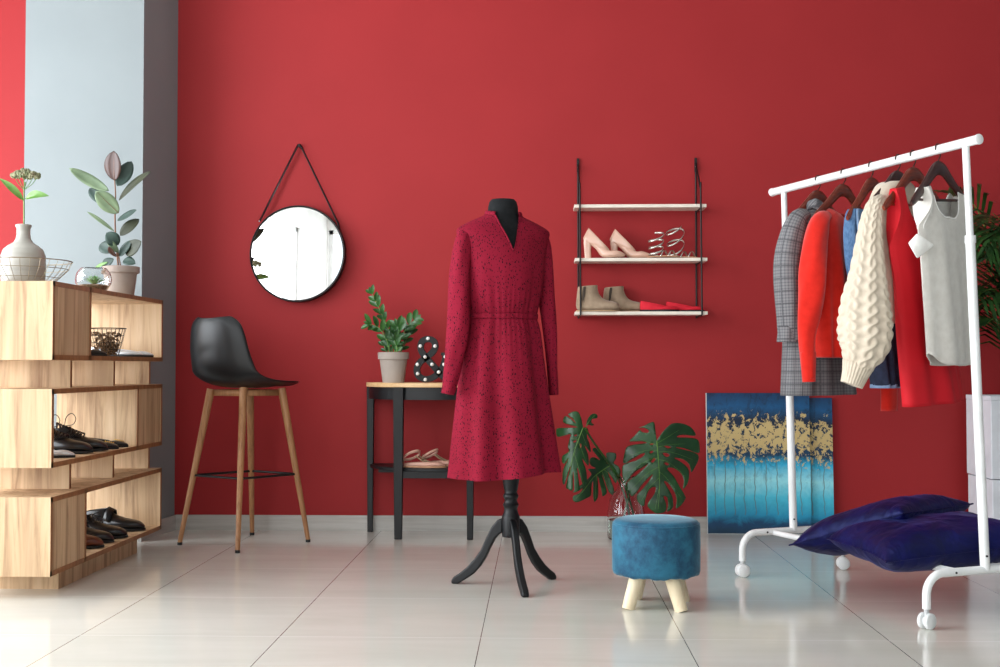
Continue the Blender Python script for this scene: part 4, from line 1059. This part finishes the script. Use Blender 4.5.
# ------------------------------------------------------------------ clothes rack
C1 = Vector((.788, 4.682, 0)); C2 = Vector((1.22, 4.87, 0)); C3 = Vector((1.201, 3.775, 0)); C4 = Vector((1.633, 3.963, 0))
TL = Vector((.975, 4.772, 1.514)); TRr = Vector((1.367, 3.862, 1.527))
bd = (TRr-TL).normalized(); BL = TL-bd*.078; BR = TRr+bd*.055
rk = thing('clothes_rack', 'white tubular clothes rack on casters carrying the hanging garments', 'clothes rack', (1.21, 4.32, 0))
MB().tube([BL, BR], .0152, 24).build('top_bar', 'white_metal', rk, world=True)
for e, s_ in ((BL, -1), (BR, 1)):
    mb = MB(); mb.tube([e-bd*s_*.002, e+bd*s_*.004, e+bd*s_*.007], [.0168, .0168, .013], 24); mb.build('end_cap', 'white_plastic', rk, world=True)
ZF = .168
for (A, B, tp) in ((C1, C2, TL), (C3, C4, TRr)):
    u = (B-A).normalized(); m_ = (A+B)/2; foot = Vector((m_.x, m_.y, ZF))
    if tp is TRr: foot = Vector((1.4155, 3.868, ZF))
    zj = 1.207; q_ = (zj-ZF)/(tp.z-ZF); J = foot.lerp(tp, q_)
    MB().tube([foot, J], .0150, 20).build('upright', 'white_metal', rk, world=True)
    MB().tube([J-Vector((0, 0, .002)), J+Vector((0, 0, .022))], .0172, 20).build('collar', 'white_plastic', rk, world=True)
    MB().tube([J, tp-Vector((0, 0, .014))], .0115, 20).build('inner_tube', 'white_metal', rk, world=True)
    P = [A+Vector((0, 0, .062)), A+Vector((0, 0, .104))]
    for k in range(1, 8):
        a = PI/2*k/8; P.append(A+Vector((0, 0, .104))+u*.064*(1-math.cos(a))+Vector((0, 0, .064*math.sin(a))))
    P.append(A+u*.064+Vector((0, 0, ZF))); P.append(m_+Vector((0, 0, ZF)))
    Lh = (B-A).length; P2 = []
    for p in P[:-1][::-1]:
        rel = p-A; al = rel.dot(u); P2.append(B-u*al+Vector((0, 0, p.z)))
    fr = MB().tube(P+P2, .0132, 16).build('base_frame', 'white_metal', rk, world=True)
    for Cc in (A, B):
        ca = math.radians({0: 12, 1: -4}[int(Cc is B)]) if tp is TL else math.radians(34)
        ax = Vector((math.cos(ca), math.sin(ca), 0)); sd = Vector((-ax.y, ax.x, 0)); wc = Cc+Vector((0, 0, .0252))
        for s_ in (-1, 1):
            mb = MB(); c0 = wc+sd*s_*.0065; c1 = wc+sd*s_*.0195
            mb.tube([c0, c0+sd*s_*.002, c1-sd*s_*.003, c1], [.0225, .025, .025, .0215], 28); mb.build('wheel', 'white_plastic', fr, world=True)
        mb = MB(); mb.tube([wc-sd*.006, wc+sd*.006], .018, 16); mb.tube([wc+Vector((0, 0, .01)), wc+Vector((0, 0, .040))], .008, 12)
        for k in range(7): pass
        mb.build('caster_fork', 'grey_plastic', fr, world=True)
    mb = MB(); q_ = foot+Vector((0, -.0148, .045)); mb.tube([q_, q_+Vector((0, -.003, 0))], .0035, 10); mb.build('bolt', 'black_metal', rk, world=True)
    mb = MB(); q_ = m_.lerp(A, .55)+Vector((0, 0, ZF)); sdn = Vector((u.y, -u.x, 0)); mb.tube([q_+sdn*.012, q_+sdn*.0155], .0035, 10); mb.build('bolt', 'black_metal', rk, world=True)
for f in (.30, .70):
    MB().tube([C1.lerp(C2, f)+Vector((0, 0, ZF-.004)), C3.lerp(C4, f)+Vector((0, 0, ZF-.004))], .0105, 14).build('rail', 'white_metal', rk, world=True)

# ------------------------------------------------------------------ hangers
def barpt(px):
    lo_, hi_ = 0.0, 1.0
    for _ in range(40):
        m_ = (lo_+hi_)/2
        if proj(TL.lerp(TRr, m_))[0] < px: lo_ = m_
        else: hi_ = m_
    return TL.lerp(TRr, lo_)
def make_hanger(m, pt_, ang):
    t = thing('coat_hanger', 'x', 'hanger', tuple(pt_), ang, 'wooden hangers on the rack bar')
    pts = [(x_, 0, z_) for x_, z_ in ((-.212, -.180), (-.19, -.168), (-.15, -.144), (-.10, -.112), (-.06, -.084), (-.03, -.066), (0, -.060), (.03, -.066), (.06, -.084), (.10, -.112), (.15, -.144), (.19, -.168), (.212, -.180))]
    rs = [.009, .014, .016, .017, .019, .022, .024, .022, .019, .017, .016, .014, .009]
    P = catmull(pts, 3); rr = [v_.x for v_ in catmull([(r, 0, 0) for r in rs], 3)]
    MB().tube(P, rr, 12, True, flat=.5, up=(0, 0, 1)).build('shoulder_arm', m, t)
    MB().tube([(-.178, 0, -.166), (.178, 0, -.166)], .0048, 8).build('trouser_bar', m, t)
    H = [(0, 0, -.042), (0, 0, -.034), (.007, 0, -.028), (.0155, 0, -.019)]
    for k in range(13):
        a = -PI*.20+k*PI*1.22/12; H.append((.0196*math.cos(a), 0, .0196*math.sin(a)))
    MB().tube(catmull(H, 2), .0021, 6).build('hook', 'dark_wire', t)
    return t
hp = [(818, 46, 'mahogany', 0, 'reddish brown wooden hanger carrying the grey checked coat'),
      (843.5, 47, 'mahogany', 0, 'reddish brown wooden hanger carrying the orange red sweater'),
      (871, 50, 'mahogany', 6, 'reddish brown wooden hanger carrying the blue denim garment'),
      (898, 47, 'dark_mahogany', 0, 'wooden hanger carrying the cream cable knit cardigan'),
      (913, 45, 'mahogany', 4, 'wooden hanger carrying the bright red dress'),
      (938, 47, 'dark_mahogany', 5, 'dark wooden hanger nearest the camera carrying the white tank top')]
HP = []
for px, ang, m, tilt, lab in hp:
    p = barpt(px); h = make_hanger(m, p, math.radians(ang)); h['label'] = lab
    h.rotation_euler = (0, math.radians(-tilt)*1.0, math.radians(ang)); HP.append((p, math.radians(ang)))

# ------------------------------------------------------------------ garments
def ring_body(rows, nseg=72, fa=.006, fk=9, seed=0, power=.8):
    R = []
    for (z, s0, hw, th) in rows:
        r_ = []
        for k in range(nseg):
            t = 2*PI*k/nseg; c = math.copysign(abs(math.cos(t))**power, math.cos(t)); s_ = math.copysign(abs(math.sin(t))**power, math.sin(t))
            f = fa*(math.sin(fk*t+seed+z*3)*.6+math.sin((fk*2-3)*t+seed*2-z*4)*.3)*min(1, max(0, (-.12-z)*4))
            r_.append(Vector((s0+hw*c*(1+f*2), (th+f*2.2)*s_, z)))
        R.append(r_)
    return R
def densify(rows, k=4):
    A = catmull([r[:3] for r in rows], k); B = catmull([(r[3], 0, 0) for r in rows], k)
    return [(a.x, a.y, a.z, b.x) for a, b in zip(A, B)]
def garment(name, label, cat, i):
    p, a = HP[i]; t = thing(name, label, cat, tuple(p), a); return t, p, a
# coat
ct, p, a = garment('coat', 'grey checked wool coat at the far left of the rack', 'coat', 0)
rows = densify([(-.112, .0, .06, .045), (-.128, 0, .10, .050), (-.155, 0, .155, .054), (-.188, .01, .185, .054), (-.25, 0, .195, .062), (-.45, 0, .185, .066), (-.65, .0, .20, .072), (-.812, .0, .215, .078)])
rb = ring_body(rows, fa=.006, seed=1); mb = MB().loft(rb); mb.wrap = [(k/72*.94, r_[0].z, 0) for r_ in rb for k in range(72)]; mb.build('body', 'plaid', ct, solid=.004, autos=80)
Yc = p.y-.16
sleeve([wp(806, 214, Yc+.02), wp(798, 218, Yc), wp(791.5, 234, Yc-.01), wp(787, 262, Yc-.01), wp(787.5, 300, Yc-.01), wp(788.5, 325, Yc-.01), wp(789, 341, Yc-.01)], [.022, .034, .044, .048, .045, .041, .039], m='plaid', parent=ct, ph=.5, solid=.004)
sleeve([wp(789, 326, Yc-.01), wp(789, 334, Yc-.01), wp(789, 342, Yc-.01)], [.0415, .042, .042], 'cuff', 'plaid', ct, ph=.5, solid=.003)
Yc2 = p.y+.17
sleeve([wp(840, 222, Yc2), wp(847, 232, Yc2), wp(848, 270, Yc2), wp(848, 320, Yc2), wp(848, 350, Yc2)], [.03, .045, .048, .045, .04], m='plaid', parent=ct, ph=2, solid=.004)
mb = MB(); mb.tube(catmull([(-.065, .035, -.150), (-.085, .005, -.115), (-.075, -.03, -.098), (-.04, -.052, -.125), (-.02, -.062, -.18), (.0, -.068, -.26)], 5), [.012]*5+[.020]*5+[.026]*5+[.024]*5+[.02]*5+[.008], 14, True, flat=.55)
mb.wrap = [(v_.x*.5+.3*v_.z+(i_ % 14)*.006, v_.z*.6+v_.y, 0) for i_, v_ in enumerate(mb.v)]; mb.build('collar', 'plaid', ct)
# sweater
sw, p, a = garment('sweater', 'orange red knitted sweater hanging in front of the grey checked coat', 'sweater', 1)
rows = densify([(-.140, -.01, .110, .034), (-.165, -.01, .155, .046), (-.20, -.01, .20, .056), (-.24, 0, .205, .058), (-.35, 0, .185, .062), (-.50, 0, .18, .066), (-.62, 0, .175, .064), (-.675, 0, .165, .058)])
rb = ring_body(rows, fa=.007, seed=4)
for r_ in rb[:9]:
    for v_ in r_:
        if v_.y < 0: v_.z -= .06*max(0, 1-abs(v_.x/.12))*(1-rb.index(r_)/9.)
MB().loft(rb).build('body', 'orange_knit', sw, solid=.004, autos=80)
Yc = p.y-.16
sleeve([wp(827, 215, Yc+.03), wp(820, 221, Yc), wp(815.5, 240, Yc-.01), wp(813.5, 265, Yc-.02), wp(812.5, 288, Yc-.02), wp(809, 312, Yc-.02), wp(806.5, 335, Yc-.02), wp(808, 360, Yc-.02), wp(809, 379, Yc-.02)], [.018, .034, .042, .047, .047, .041, .031, .026, .022], m='orange_knit', parent=sw, ph=1, solid=.003)
sleeve([wp(808, 352, Yc-.02), wp(808.5, 368, Yc-.02), wp(809.2, 382, Yc-.02)], [.0275, .0255, .023], 'cuff', 'orange_knit', sw, ph=1, solid=.003, fa=.03)
Yc2 = p.y+.19
sleeve([wp(862, 222, Yc2), wp(874, 232, Yc2), wp(880, 270, Yc2+.02), wp(884, 330, Yc2+.02), wp(888, 375, Yc2+.02), wp(889, 411, Yc2+.02)], [.03, .045, .045, .038, .034, .031], m='orange_knit', parent=sw, ph=2, solid=.003)
# denim
dn, p, a = garment('denim_dress', 'blue denim garment showing between the orange red sweater and the cream cardigan', 'denim garment', 2)
rows = densify([(-.165, -.125, .030, .022), (-.19, -.115, .055, .03), (-.25, -.07, .115, .036), (-.35, -.03, .13, .04), (-.50, .03, .10, .042), (-.65, .09, .075, .042), (-.785, .115, .062, .040)])
R_ = ring_body(rows, fa=.008, seed=2)
MB().loft(R_[:17]).build('bodice', 'denim', dn, solid=.003, autos=80)
MB().loft(R_[16:]).build('skirt', 'dark_denim', dn, solid=.003, autos=80)
MB().tube(catmull([(-.155, -.02, -.168), (-.168, -.028, -.22), (-.165, -.035, -.30)], 4), .004, 6).build('seam', 'denim_thread', dn)
MB().loft([[v_*1 for v_ in r_] for r_ in [[Vector((v_.x*1.0+(v_.x-.115)*.03, v_.y*1.06, z)) for v_ in R_[-1]] for z in (-.772, -.787)]]).build('hem', 'denim_thread', dn, solid=.003)
# cardigan
cg, p, a = garment('cardigan', 'cream cable knit cardigan with a full balloon sleeve', 'cardigan', 3)
rows = densify([(-.085, -.02, .055, .046), (-.10, -.02, .09, .050), (-.14, -.01, .14, .054), (-.18, 0, .165, .054), (-.25, 0, .18, .056), (-.40, 0, .16, .058), (-.56, .02, .15, .055)])
MB().loft(ring_body(rows, fa=.006, seed=3)).build('body', 'cream_knit', cg, solid=.006, autos=80)
def cable(th, q_):
    c = th/(2*PI)*8; u_ = c-math.floor(c)-.5; n_ = int(math.floor(c)) % 8
    k = 56
    if True:
        w1 = .24*math.sin(q_*k+n_*1.3); c1 = math.cos(q_*k+n_*1.3)*(1 if n_ % 2 else -1); br = max(math.exp(-((u_-w1)/.15)**2)*(1+.35*c1), math.exp(-((u_+w1)/.15)**2)*(1-.35*c1))
        return .115*br-.05
    return .05*math.cos(u_*2*PI)*(.5+.5*math.cos(q_*k*.5+n_)) 
Yc = p.y-.17
sleeve([wp(882, 198, Yc+.04), wp(876, 204, Yc+.01), wp(871.5, 220, Yc), wp(869, 245, Yc-.01), wp(867.5, 275, Yc-.02), wp(865.5, 300, Yc-.03), wp(865, 323, Yc-.03), wp(864, 346, Yc-.03), wp(857, 366, Yc-.02)],
       [.016, .026, .034, .043, .057, .073, .083, .077, .045], m='cream_knit', parent=cg, n=126, k=18, solid=.004, mesh=cable, flat=.8)
sleeve([wp(858.5, 364, Yc-.02), wp(855, 375, Yc-.02), wp(851.5, 385, Yc-.02)], [.052, .042, .036], 'cuff', 'cream_knit', cg, n=120, k=6, solid=.004, mesh=lambda th, q_: .035*math.cos(26*th), flat=.8)
# sleeveless garments
hemup = lambda u: .010*u
def sleeveless(zh, ztop_f, ztop_b, W, S0, TH, arm, NU=28, NV=44, fa=.006, seed=0):
    """closed tube: front (y<0) and back panels; arm(v): how far the sides stand open."""
    rows = []
    for i in range(NV+1):
        v = i/NV; row = []
        for k in range(2*NU):
            if k < NU: u = -1+2*k/NU; sgn = -1
            else: u = 1-2*(k-NU)/NU; sgn = 1
            zt = ztop_f(u) if sgn < 0 else ztop_b(u)
            zh_ = zh + hemup(u); z = zh_+v*(zt-zh_); vv = (z-zh)/(ZTOP-zh)
            f = fa*(math.sin(5.5*u+seed+vv*1.5)+.6*math.sin(11*u+seed*2))*(1-vv)**.8*sgn
            y = sgn*(TH(vv)*math.sqrt(max(0, 1-u*u)) + arm(vv)*abs(u)**6) + f
            row.append(Vector((S0(vv)+W(vv)*u, y, z)))
        rows.append(row)
    return rows
rd, p, a = garment('red_dress', 'bright scarlet sleeveless dress behind the white tank top', 'dress', 4)
ZTOP = -.095
zf = lambda u: ZTOP-.03*abs(u)-.0-(.13*math.sqrt(max(0, 1-(u/.62)**2)) if abs(u) < .62 else 0)
zb_ = lambda u: ZTOP-.03*abs(u)-(.05*math.sqrt(max(0, 1-(u/.62)**2)) if abs(u) < .62 else 0)
rows = sleeveless(-.838, zf, zb_, lambda v: smoothn([0, .3, .55, .7, .85, 1], [.195, .182, .165, .175, .135, .13], v), lambda v: smoothn([0, .4, .8, 1], [.135, .06, 0, -.01], v),
                  lambda v: smoothn([0, .5, 1], [.055, .040, .02], v), lambda v: max(0, .028*math.sin(PI*(v-.70)/.3)) if v > .7 else 0, fa=.009, seed=1)
o_ = MB().loft(rows).build('body', 'red_cloth', rd, solid=.002, autos=80)
hemup = lambda u: .030*max(0, (-u-.55)/.45)**1.5 - .012*math.cos(u*1.5)
tk, p, a = garment('tank_top', 'off white ribbed tank top, the garment nearest the camera', 'tank top', 5)
ZTOP = -.108
zf = lambda u: ZTOP-.03*abs(u)-(.115*max(0, 1-(u/.66)**2)**.42 if abs(u) < .66 else 0)
zb_ = lambda u: ZTOP-.03*abs(u)-(.055*max(0, 1-(u/.66)**2)**.5 if abs(u) < .66 else 0)
rows = sleeveless(-.70, zf, zb_, lambda v: smoothn([0, .3, .6, .74, .84, .93, 1], [.168, .165, .165, .172, .150, .140, .145], v), lambda v: smoothn([0, .5, 1], [.085, .045, .012], v),
                  lambda v: smoothn([0, .5, .8, 1], [.036, .032, .026, .014], v), lambda v: max(0, .036*math.sin(PI*(v-.74)/.26)) if v > .74 else 0, fa=.006, seed=3)
tb_ = MB().loft(rows); tb_.build('body', 'white_knit', tk, solid=.002, autos=80)
A_, B_, C_, D_ = (908, 243), (917, 233), (935, 245), (917, 259); rws = []
for i in range(7):
    u = i/6; row = []
    for j in range(7):
        v = j/6; x = (A_[0]*(1-u)+B_[0]*u)*(1-v)+(D_[0]*(1-u)+C_[0]*u)*v; y = (A_[1]*(1-u)+B_[1]*u)*(1-v)+(D_[1]*(1-u)+C_[1]*u)*v
        row.append(at(x, y, p.y-.150-.016*math.sin(PI*v)*math.sin(PI*(.2+.6*u))+.02*v))
    rws.append(row)
MB().grid(rws).build('armhole_fold', 'white_band', tk, world=True, solid=.004, sub=1, autos=80)
def rim_of(rows, fr_, name, parent, m, r=.003):
    pts = [v_.copy() for v_ in fr_]; MB().tube(pts, r, 6, flat=.7).build(name, m, parent)
NU = 28; top = rows[-1]
rim_of(rows, [top[k] for k in range(5, 24)], 'neck_binding', tk, 'white_band')
rim_of(rows, [top[k] for k in range(NU+5, NU+24)], 'neck_binding', tk, 'white_band')
for k0 in (1, NU-1, NU+1, 2*NU-1):
    rim_of(rows, [rows[i][k0] for i in range(33, 45)], 'armhole_binding', tk, 'white_band', .0028)

# ------------------------------------------------------------------ cushions
def cushion(label, c, size, H, rot, seed):
    t = thing('velvet_cushion', label, 'cushion', tuple(c), 0, 'navy velvet cushions')
    M = rot; n = 44; faces = {}
    def pt_(u, v, s_):
        px_ = u*(1-.075*(1-v*v)*abs(u)**2); py_ = v*(1-.075*(1-u*u)*abs(v)**2)
        h = ((1-u**4)*(1-v**4))**.6
        wr = noise.noise(Vector((u*1.6+seed, v*2.2, s_)))*.13*h
        wr += .07*math.sin(9*(u+.5*v)+seed+2.5*noise.noise(Vector((u*2, v*2, seed))))*(abs(u)**3+abs(v)**3)*h**.5
        wr += .06*abs(noise.noise(Vector((u*3+v*2, v*6-u*3+seed, 3+s_))))*h
        return M @ Vector((px_*size[0]/2, py_*size[1]/2, s_*H/2*(h+wr)))
    mb = MB()
    for s_ in (1, -1): mb.grid([[pt_(-1+2*i/n, -1+2*j/n, s_) for j in range(n+1)] for i in range(n+1)])
    mb.build('cover', 'navy_velvet', t, autos=80)
    pts = []
    for k in range(4*20):
        q_ = k/20; e = int(q_); f = -1+2*(q_-e)
        u, v = ((f, -1), (1, f), (-f, 1), (-1, -f))[e]; pts.append(pt_(u, v, 0)*1.002)
    pts.append(pts[0]); MB().tube(pts, .0028, 6, False).build('seam', 'navy_velvet', t)
    return t
RA = Matrix.Rotation(math.radians(-13), 3, 'Y') @ Matrix.Rotation(math.radians(14), 3, 'X').inverted() @ Matrix.Rotation(math.radians(45), 3, 'Z')
cushion('navy velvet cushion at the back, leaning on the other with one tip hanging down left', (1.245, 4.42, .238), (.48, .48), .150, RA, 1.3)
RB = Matrix.Rotation(math.radians(-4), 3, 'Y') @ Matrix.Rotation(math.radians(-3), 3, 'X').inverted() @ Matrix.Rotation(math.radians(12), 3, 'Z')
cushion('navy velvet cushion in front, lying flat on the rack rails by the near upright', (1.325, 4.10, .225), (.56, .42), .150, RB, 5.1)

# ------------------------------------------------------------------ things inside the shelving unit
bk = thing('wire_basket', 'small dark wire basket filled with dried potpourri inside the top box', 'basket', (at(125, 345, 4.97).x-.078, 4.97, .8535))
mb = MB()
for z, r in ((.002, .048), (.03, .055), (.058, .062), (.088, .070)): mb.ring((0, 0, z), r, .001, 36, 5)
mb.ring((0, 0, .118), .078, .0018, 36, 6); mb.build('hoop', 'dark_wire', bk)
mb = MB()
for k in range(26):
    a = 2*PI*k/26; u = Vector((math.cos(a), math.sin(a), 0)); mb.tube([u*.048+Vector((0, 0, .002)), u*.078+Vector((0, 0, .118))], .0009, 5)
mb.build('spoke', 'dark_wire', bk)
MT['pot_a'] = mat('dried_petals', (84, 58, 40), (150, 120, 84), 160, .9)
mb = MB(); r2 = random.Random(5)
for k in range(230):
    z = r2.uniform(.008, .100); rr = (.038+.24*z)*math.sqrt(r2.random())*.98; a = r2.random()*2*PI
    c = Vector((rr*math.cos(a), rr*math.sin(a), z)); d = Vector((r2.uniform(-1, 1), r2.uniform(-1, 1), r2.uniform(-1, 1))).normalized()
    leaf(mb, c-d*.008, c+d*.008, .012, (r2.uniform(-1, 1), r2.uniform(-1, 1), .3), .4, .2, .5, 4)
    if k % 4 == 0: mb.sphere(c, .0065, 6, 5)
tag(mb.build('potpourri', 'pot_a', None), 'brown dried potpourri heaped in the small wire basket', 'potpourri', kind='stuff').location = bk.location

def derby(name, label, m, toe_x, y, z, kind_='lace', Ln=.275, group='dark leather shoes in the shelving unit', rz=0, acc='sole_black'):
    t = thing(name, label, 'shoe', (toe_x-Ln*math.cos(rz), y-Ln*math.sin(rz), z), rz, group)
    k = Ln/.28
    rings = [(.118*k, .098, .012*k, .084, .034), (.120*k, .090, .004*k, .060, .036), (.126*k, .084, .0, .030, .037), (.134*k, .078, .006*k, .014, .036), (.146*k, .070, .06*k, .012, .035), (.165*k, .062, .11*k, .010, .041),
             (.195*k, .053, .16*k, .009, .046), (.225*k, .047, .205*k, .009, .045), (.252*k, .040, .238*k, .009, .036), (.270*k, .029, .264*k, .010, .022), (.278*k, .018, .276*k, .012, .008)]
    mb = MB(); fan(mb, dense(rings, 3), 28, .8); o = mb.build('upper', m, t, solid=.0025, soff=-1)
    rl = [(.112*k, .088, .018*k, .076, .0305), (.116*k, .07, .014*k, .05, .031), (.13*k, .05, .02*k, .016, .031)]
    mb = MB(); fan(mb, rl, 24, .85, True); mb.build('insole', 'lining', o)
    st = outline(Ln+.004, .104, .82, lambda q: 0, 20, .95)
    mb = MB(); sole(mb, [(x-.002, a, b, 0) for x, a, b, z_ in st], .0115, .008); R = [s_ for s_ in st if s_[0] < .075]; sole(mb, [(x-.002, a, b, 0) for x, a, b, z_ in R], .0045, .0045)
    for v_ in mb.v: v_.z = max(0.0003, v_.z)
    mb.box((.16*k, -.03, .0003), (.24*k, .03, .004))
    mb.build('sole', acc, t, smooth=False)
    if kind_ == 'lace':
        mb = MB()
        for i in range(4):
            x = .124*k+i*.014; zz_ = .096-i*.0085
            mb.tube(catmull([(x-.004, -.024, zz_-.012), (x, 0, zz_+.003), (x-.002, .024, zz_-.012)], 4), .0018, 6)
        mb.tube(catmull([(.128, 0, .098), (.135, -.03, .10), (.15, -.045, .082), (.14, -.03, .07), (.128, 0, .094), (.14, .03, .10), (.155, .04, .08), (.13, 0, .095)], 5), .0016, 6)
        mb.build('lace', m, t)
    elif kind_ == 'strap':
        mb = MB(); pts = [Vector((.120*k+.01*abs(math.sin(PI*i/14)), .046*math.cos(PI*i/14), .045+.052*math.sin(PI*i/14))) for i in range(15)]
        mb.ribbon(pts, .03, Vector((1, 0, -.45)).normalized()); mb.build('strap', m, t, solid=.003)
    elif kind_ == 'heavy':
        mb = MB()
        rr2 = random.Random(len(label))
        for i in range(9):
            x = .05+i*.012; pts = catmull([(x, -.036, .05+.004*i % .02), (x+.012, -.02, .092-.003*i), (x+.004, .0, .112-.005*i), (x+.012, .02, .092-.003*i), (x, .036, .05)], 4)
            mb.tube(pts, .0036, 6)
        mb.tube(catmull([(.085, 0, .10), (.10, -.02, .135), (.118, -.01, .150), (.13, .0, .130), (.115, .01, .105), (.085, 0, .10)], 6), .0016, 6)
        mb.build('lace', m, t)
    return t
TX = -1.712
zL = .0975; zM = .4755; zU = .8535
derby('derby_shoe', 'reddish brown leather shoe nearest the front in the lowest box', 'brown_leather', TX, 4.70, zL, 'none', group='leather shoes in the lowest box')
derby('derby_shoe', 'black lace-up leather shoe beside the brown shoe in the lowest box', 'black_leather', TX-.01, 4.84, zL, 'lace', group='leather shoes in the lowest box')
derby('derby_shoe', 'black lace-up leather shoe, the farther one, beside the black strap shoe in the lowest box', 'black_leather', TX, 4.975, zL, 'lace', group='leather shoes in the lowest box')
derby('monk_shoe', 'black leather strap shoe at the far end of the lowest box', 'black_leather', TX, 5.20, zL, 'strap', group='leather shoes in the lowest box')
derby('lace_up_shoe', 'black shoe with heavy laces and a standing loop in the middle box', 'black_leather', TX-.01, 4.60, zM, 'heavy', .26, 'black shoes in the middle box')
derby('lace_up_shoe', 'black lace-up shoe just behind the loop laced one in the middle box', 'black_leather', TX, 4.735, zM, 'heavy', .26, 'black shoes in the middle box')
def small_flat(label, m, x_toe, y, z, group, stud=False, Ln=.235, acc='sole_black'):
    t = flat('flat_shoe', label, m, 'lining', acc, group, Ln, .082, .045); place(t, x_toe-Ln, y, z, 0)
    if stud:
        for kk in range(5): MB().sphere((Ln-.05+kk*.006, -.012+.006*kk, .032-.002*kk), .0032, 8, 6).build('stud', 'gold', t)
    return t
small_flat('silver toed flat shoe at the front of the middle box', 'silver_shoe', TX, 4.40, zM, 'flat shoes in the middle box')
small_flat('black flat shoe with gold studs, second from the far end of the middle box', 'black_leather', TX, 4.86, zM, 'flat shoes in the middle box', True)
small_flat('black flat shoe with gold studs, farthest in the middle box', 'black_leather', TX, 4.975, zM, 'flat shoes in the middle box', True)
small_flat('black flat shoe in front of the potpourri basket in the top box', 'black_leather', at(107, 352, 4.80).x, 4.80, zU, 'flat shoes in the top box')
small_flat('silver flat shoe beside the potpourri basket in the top box', 'silver_shoe', TX, 5.16, zU, 'flat shoes in the top box')
small_flat('silver flat shoe at the far end of the top box', 'silver_shoe', TX+.005, 5.28, zU, 'flat shoes in the top box')
bpy.context.view_layer.update()
sc.view_settings.view_transform = 'Standard'; sc.view_settings.look = 'None'
sc.view_settings.exposure = 0.0; sc.view_settings.gamma = 1; sc.view_settings.use_curve_mapping = False
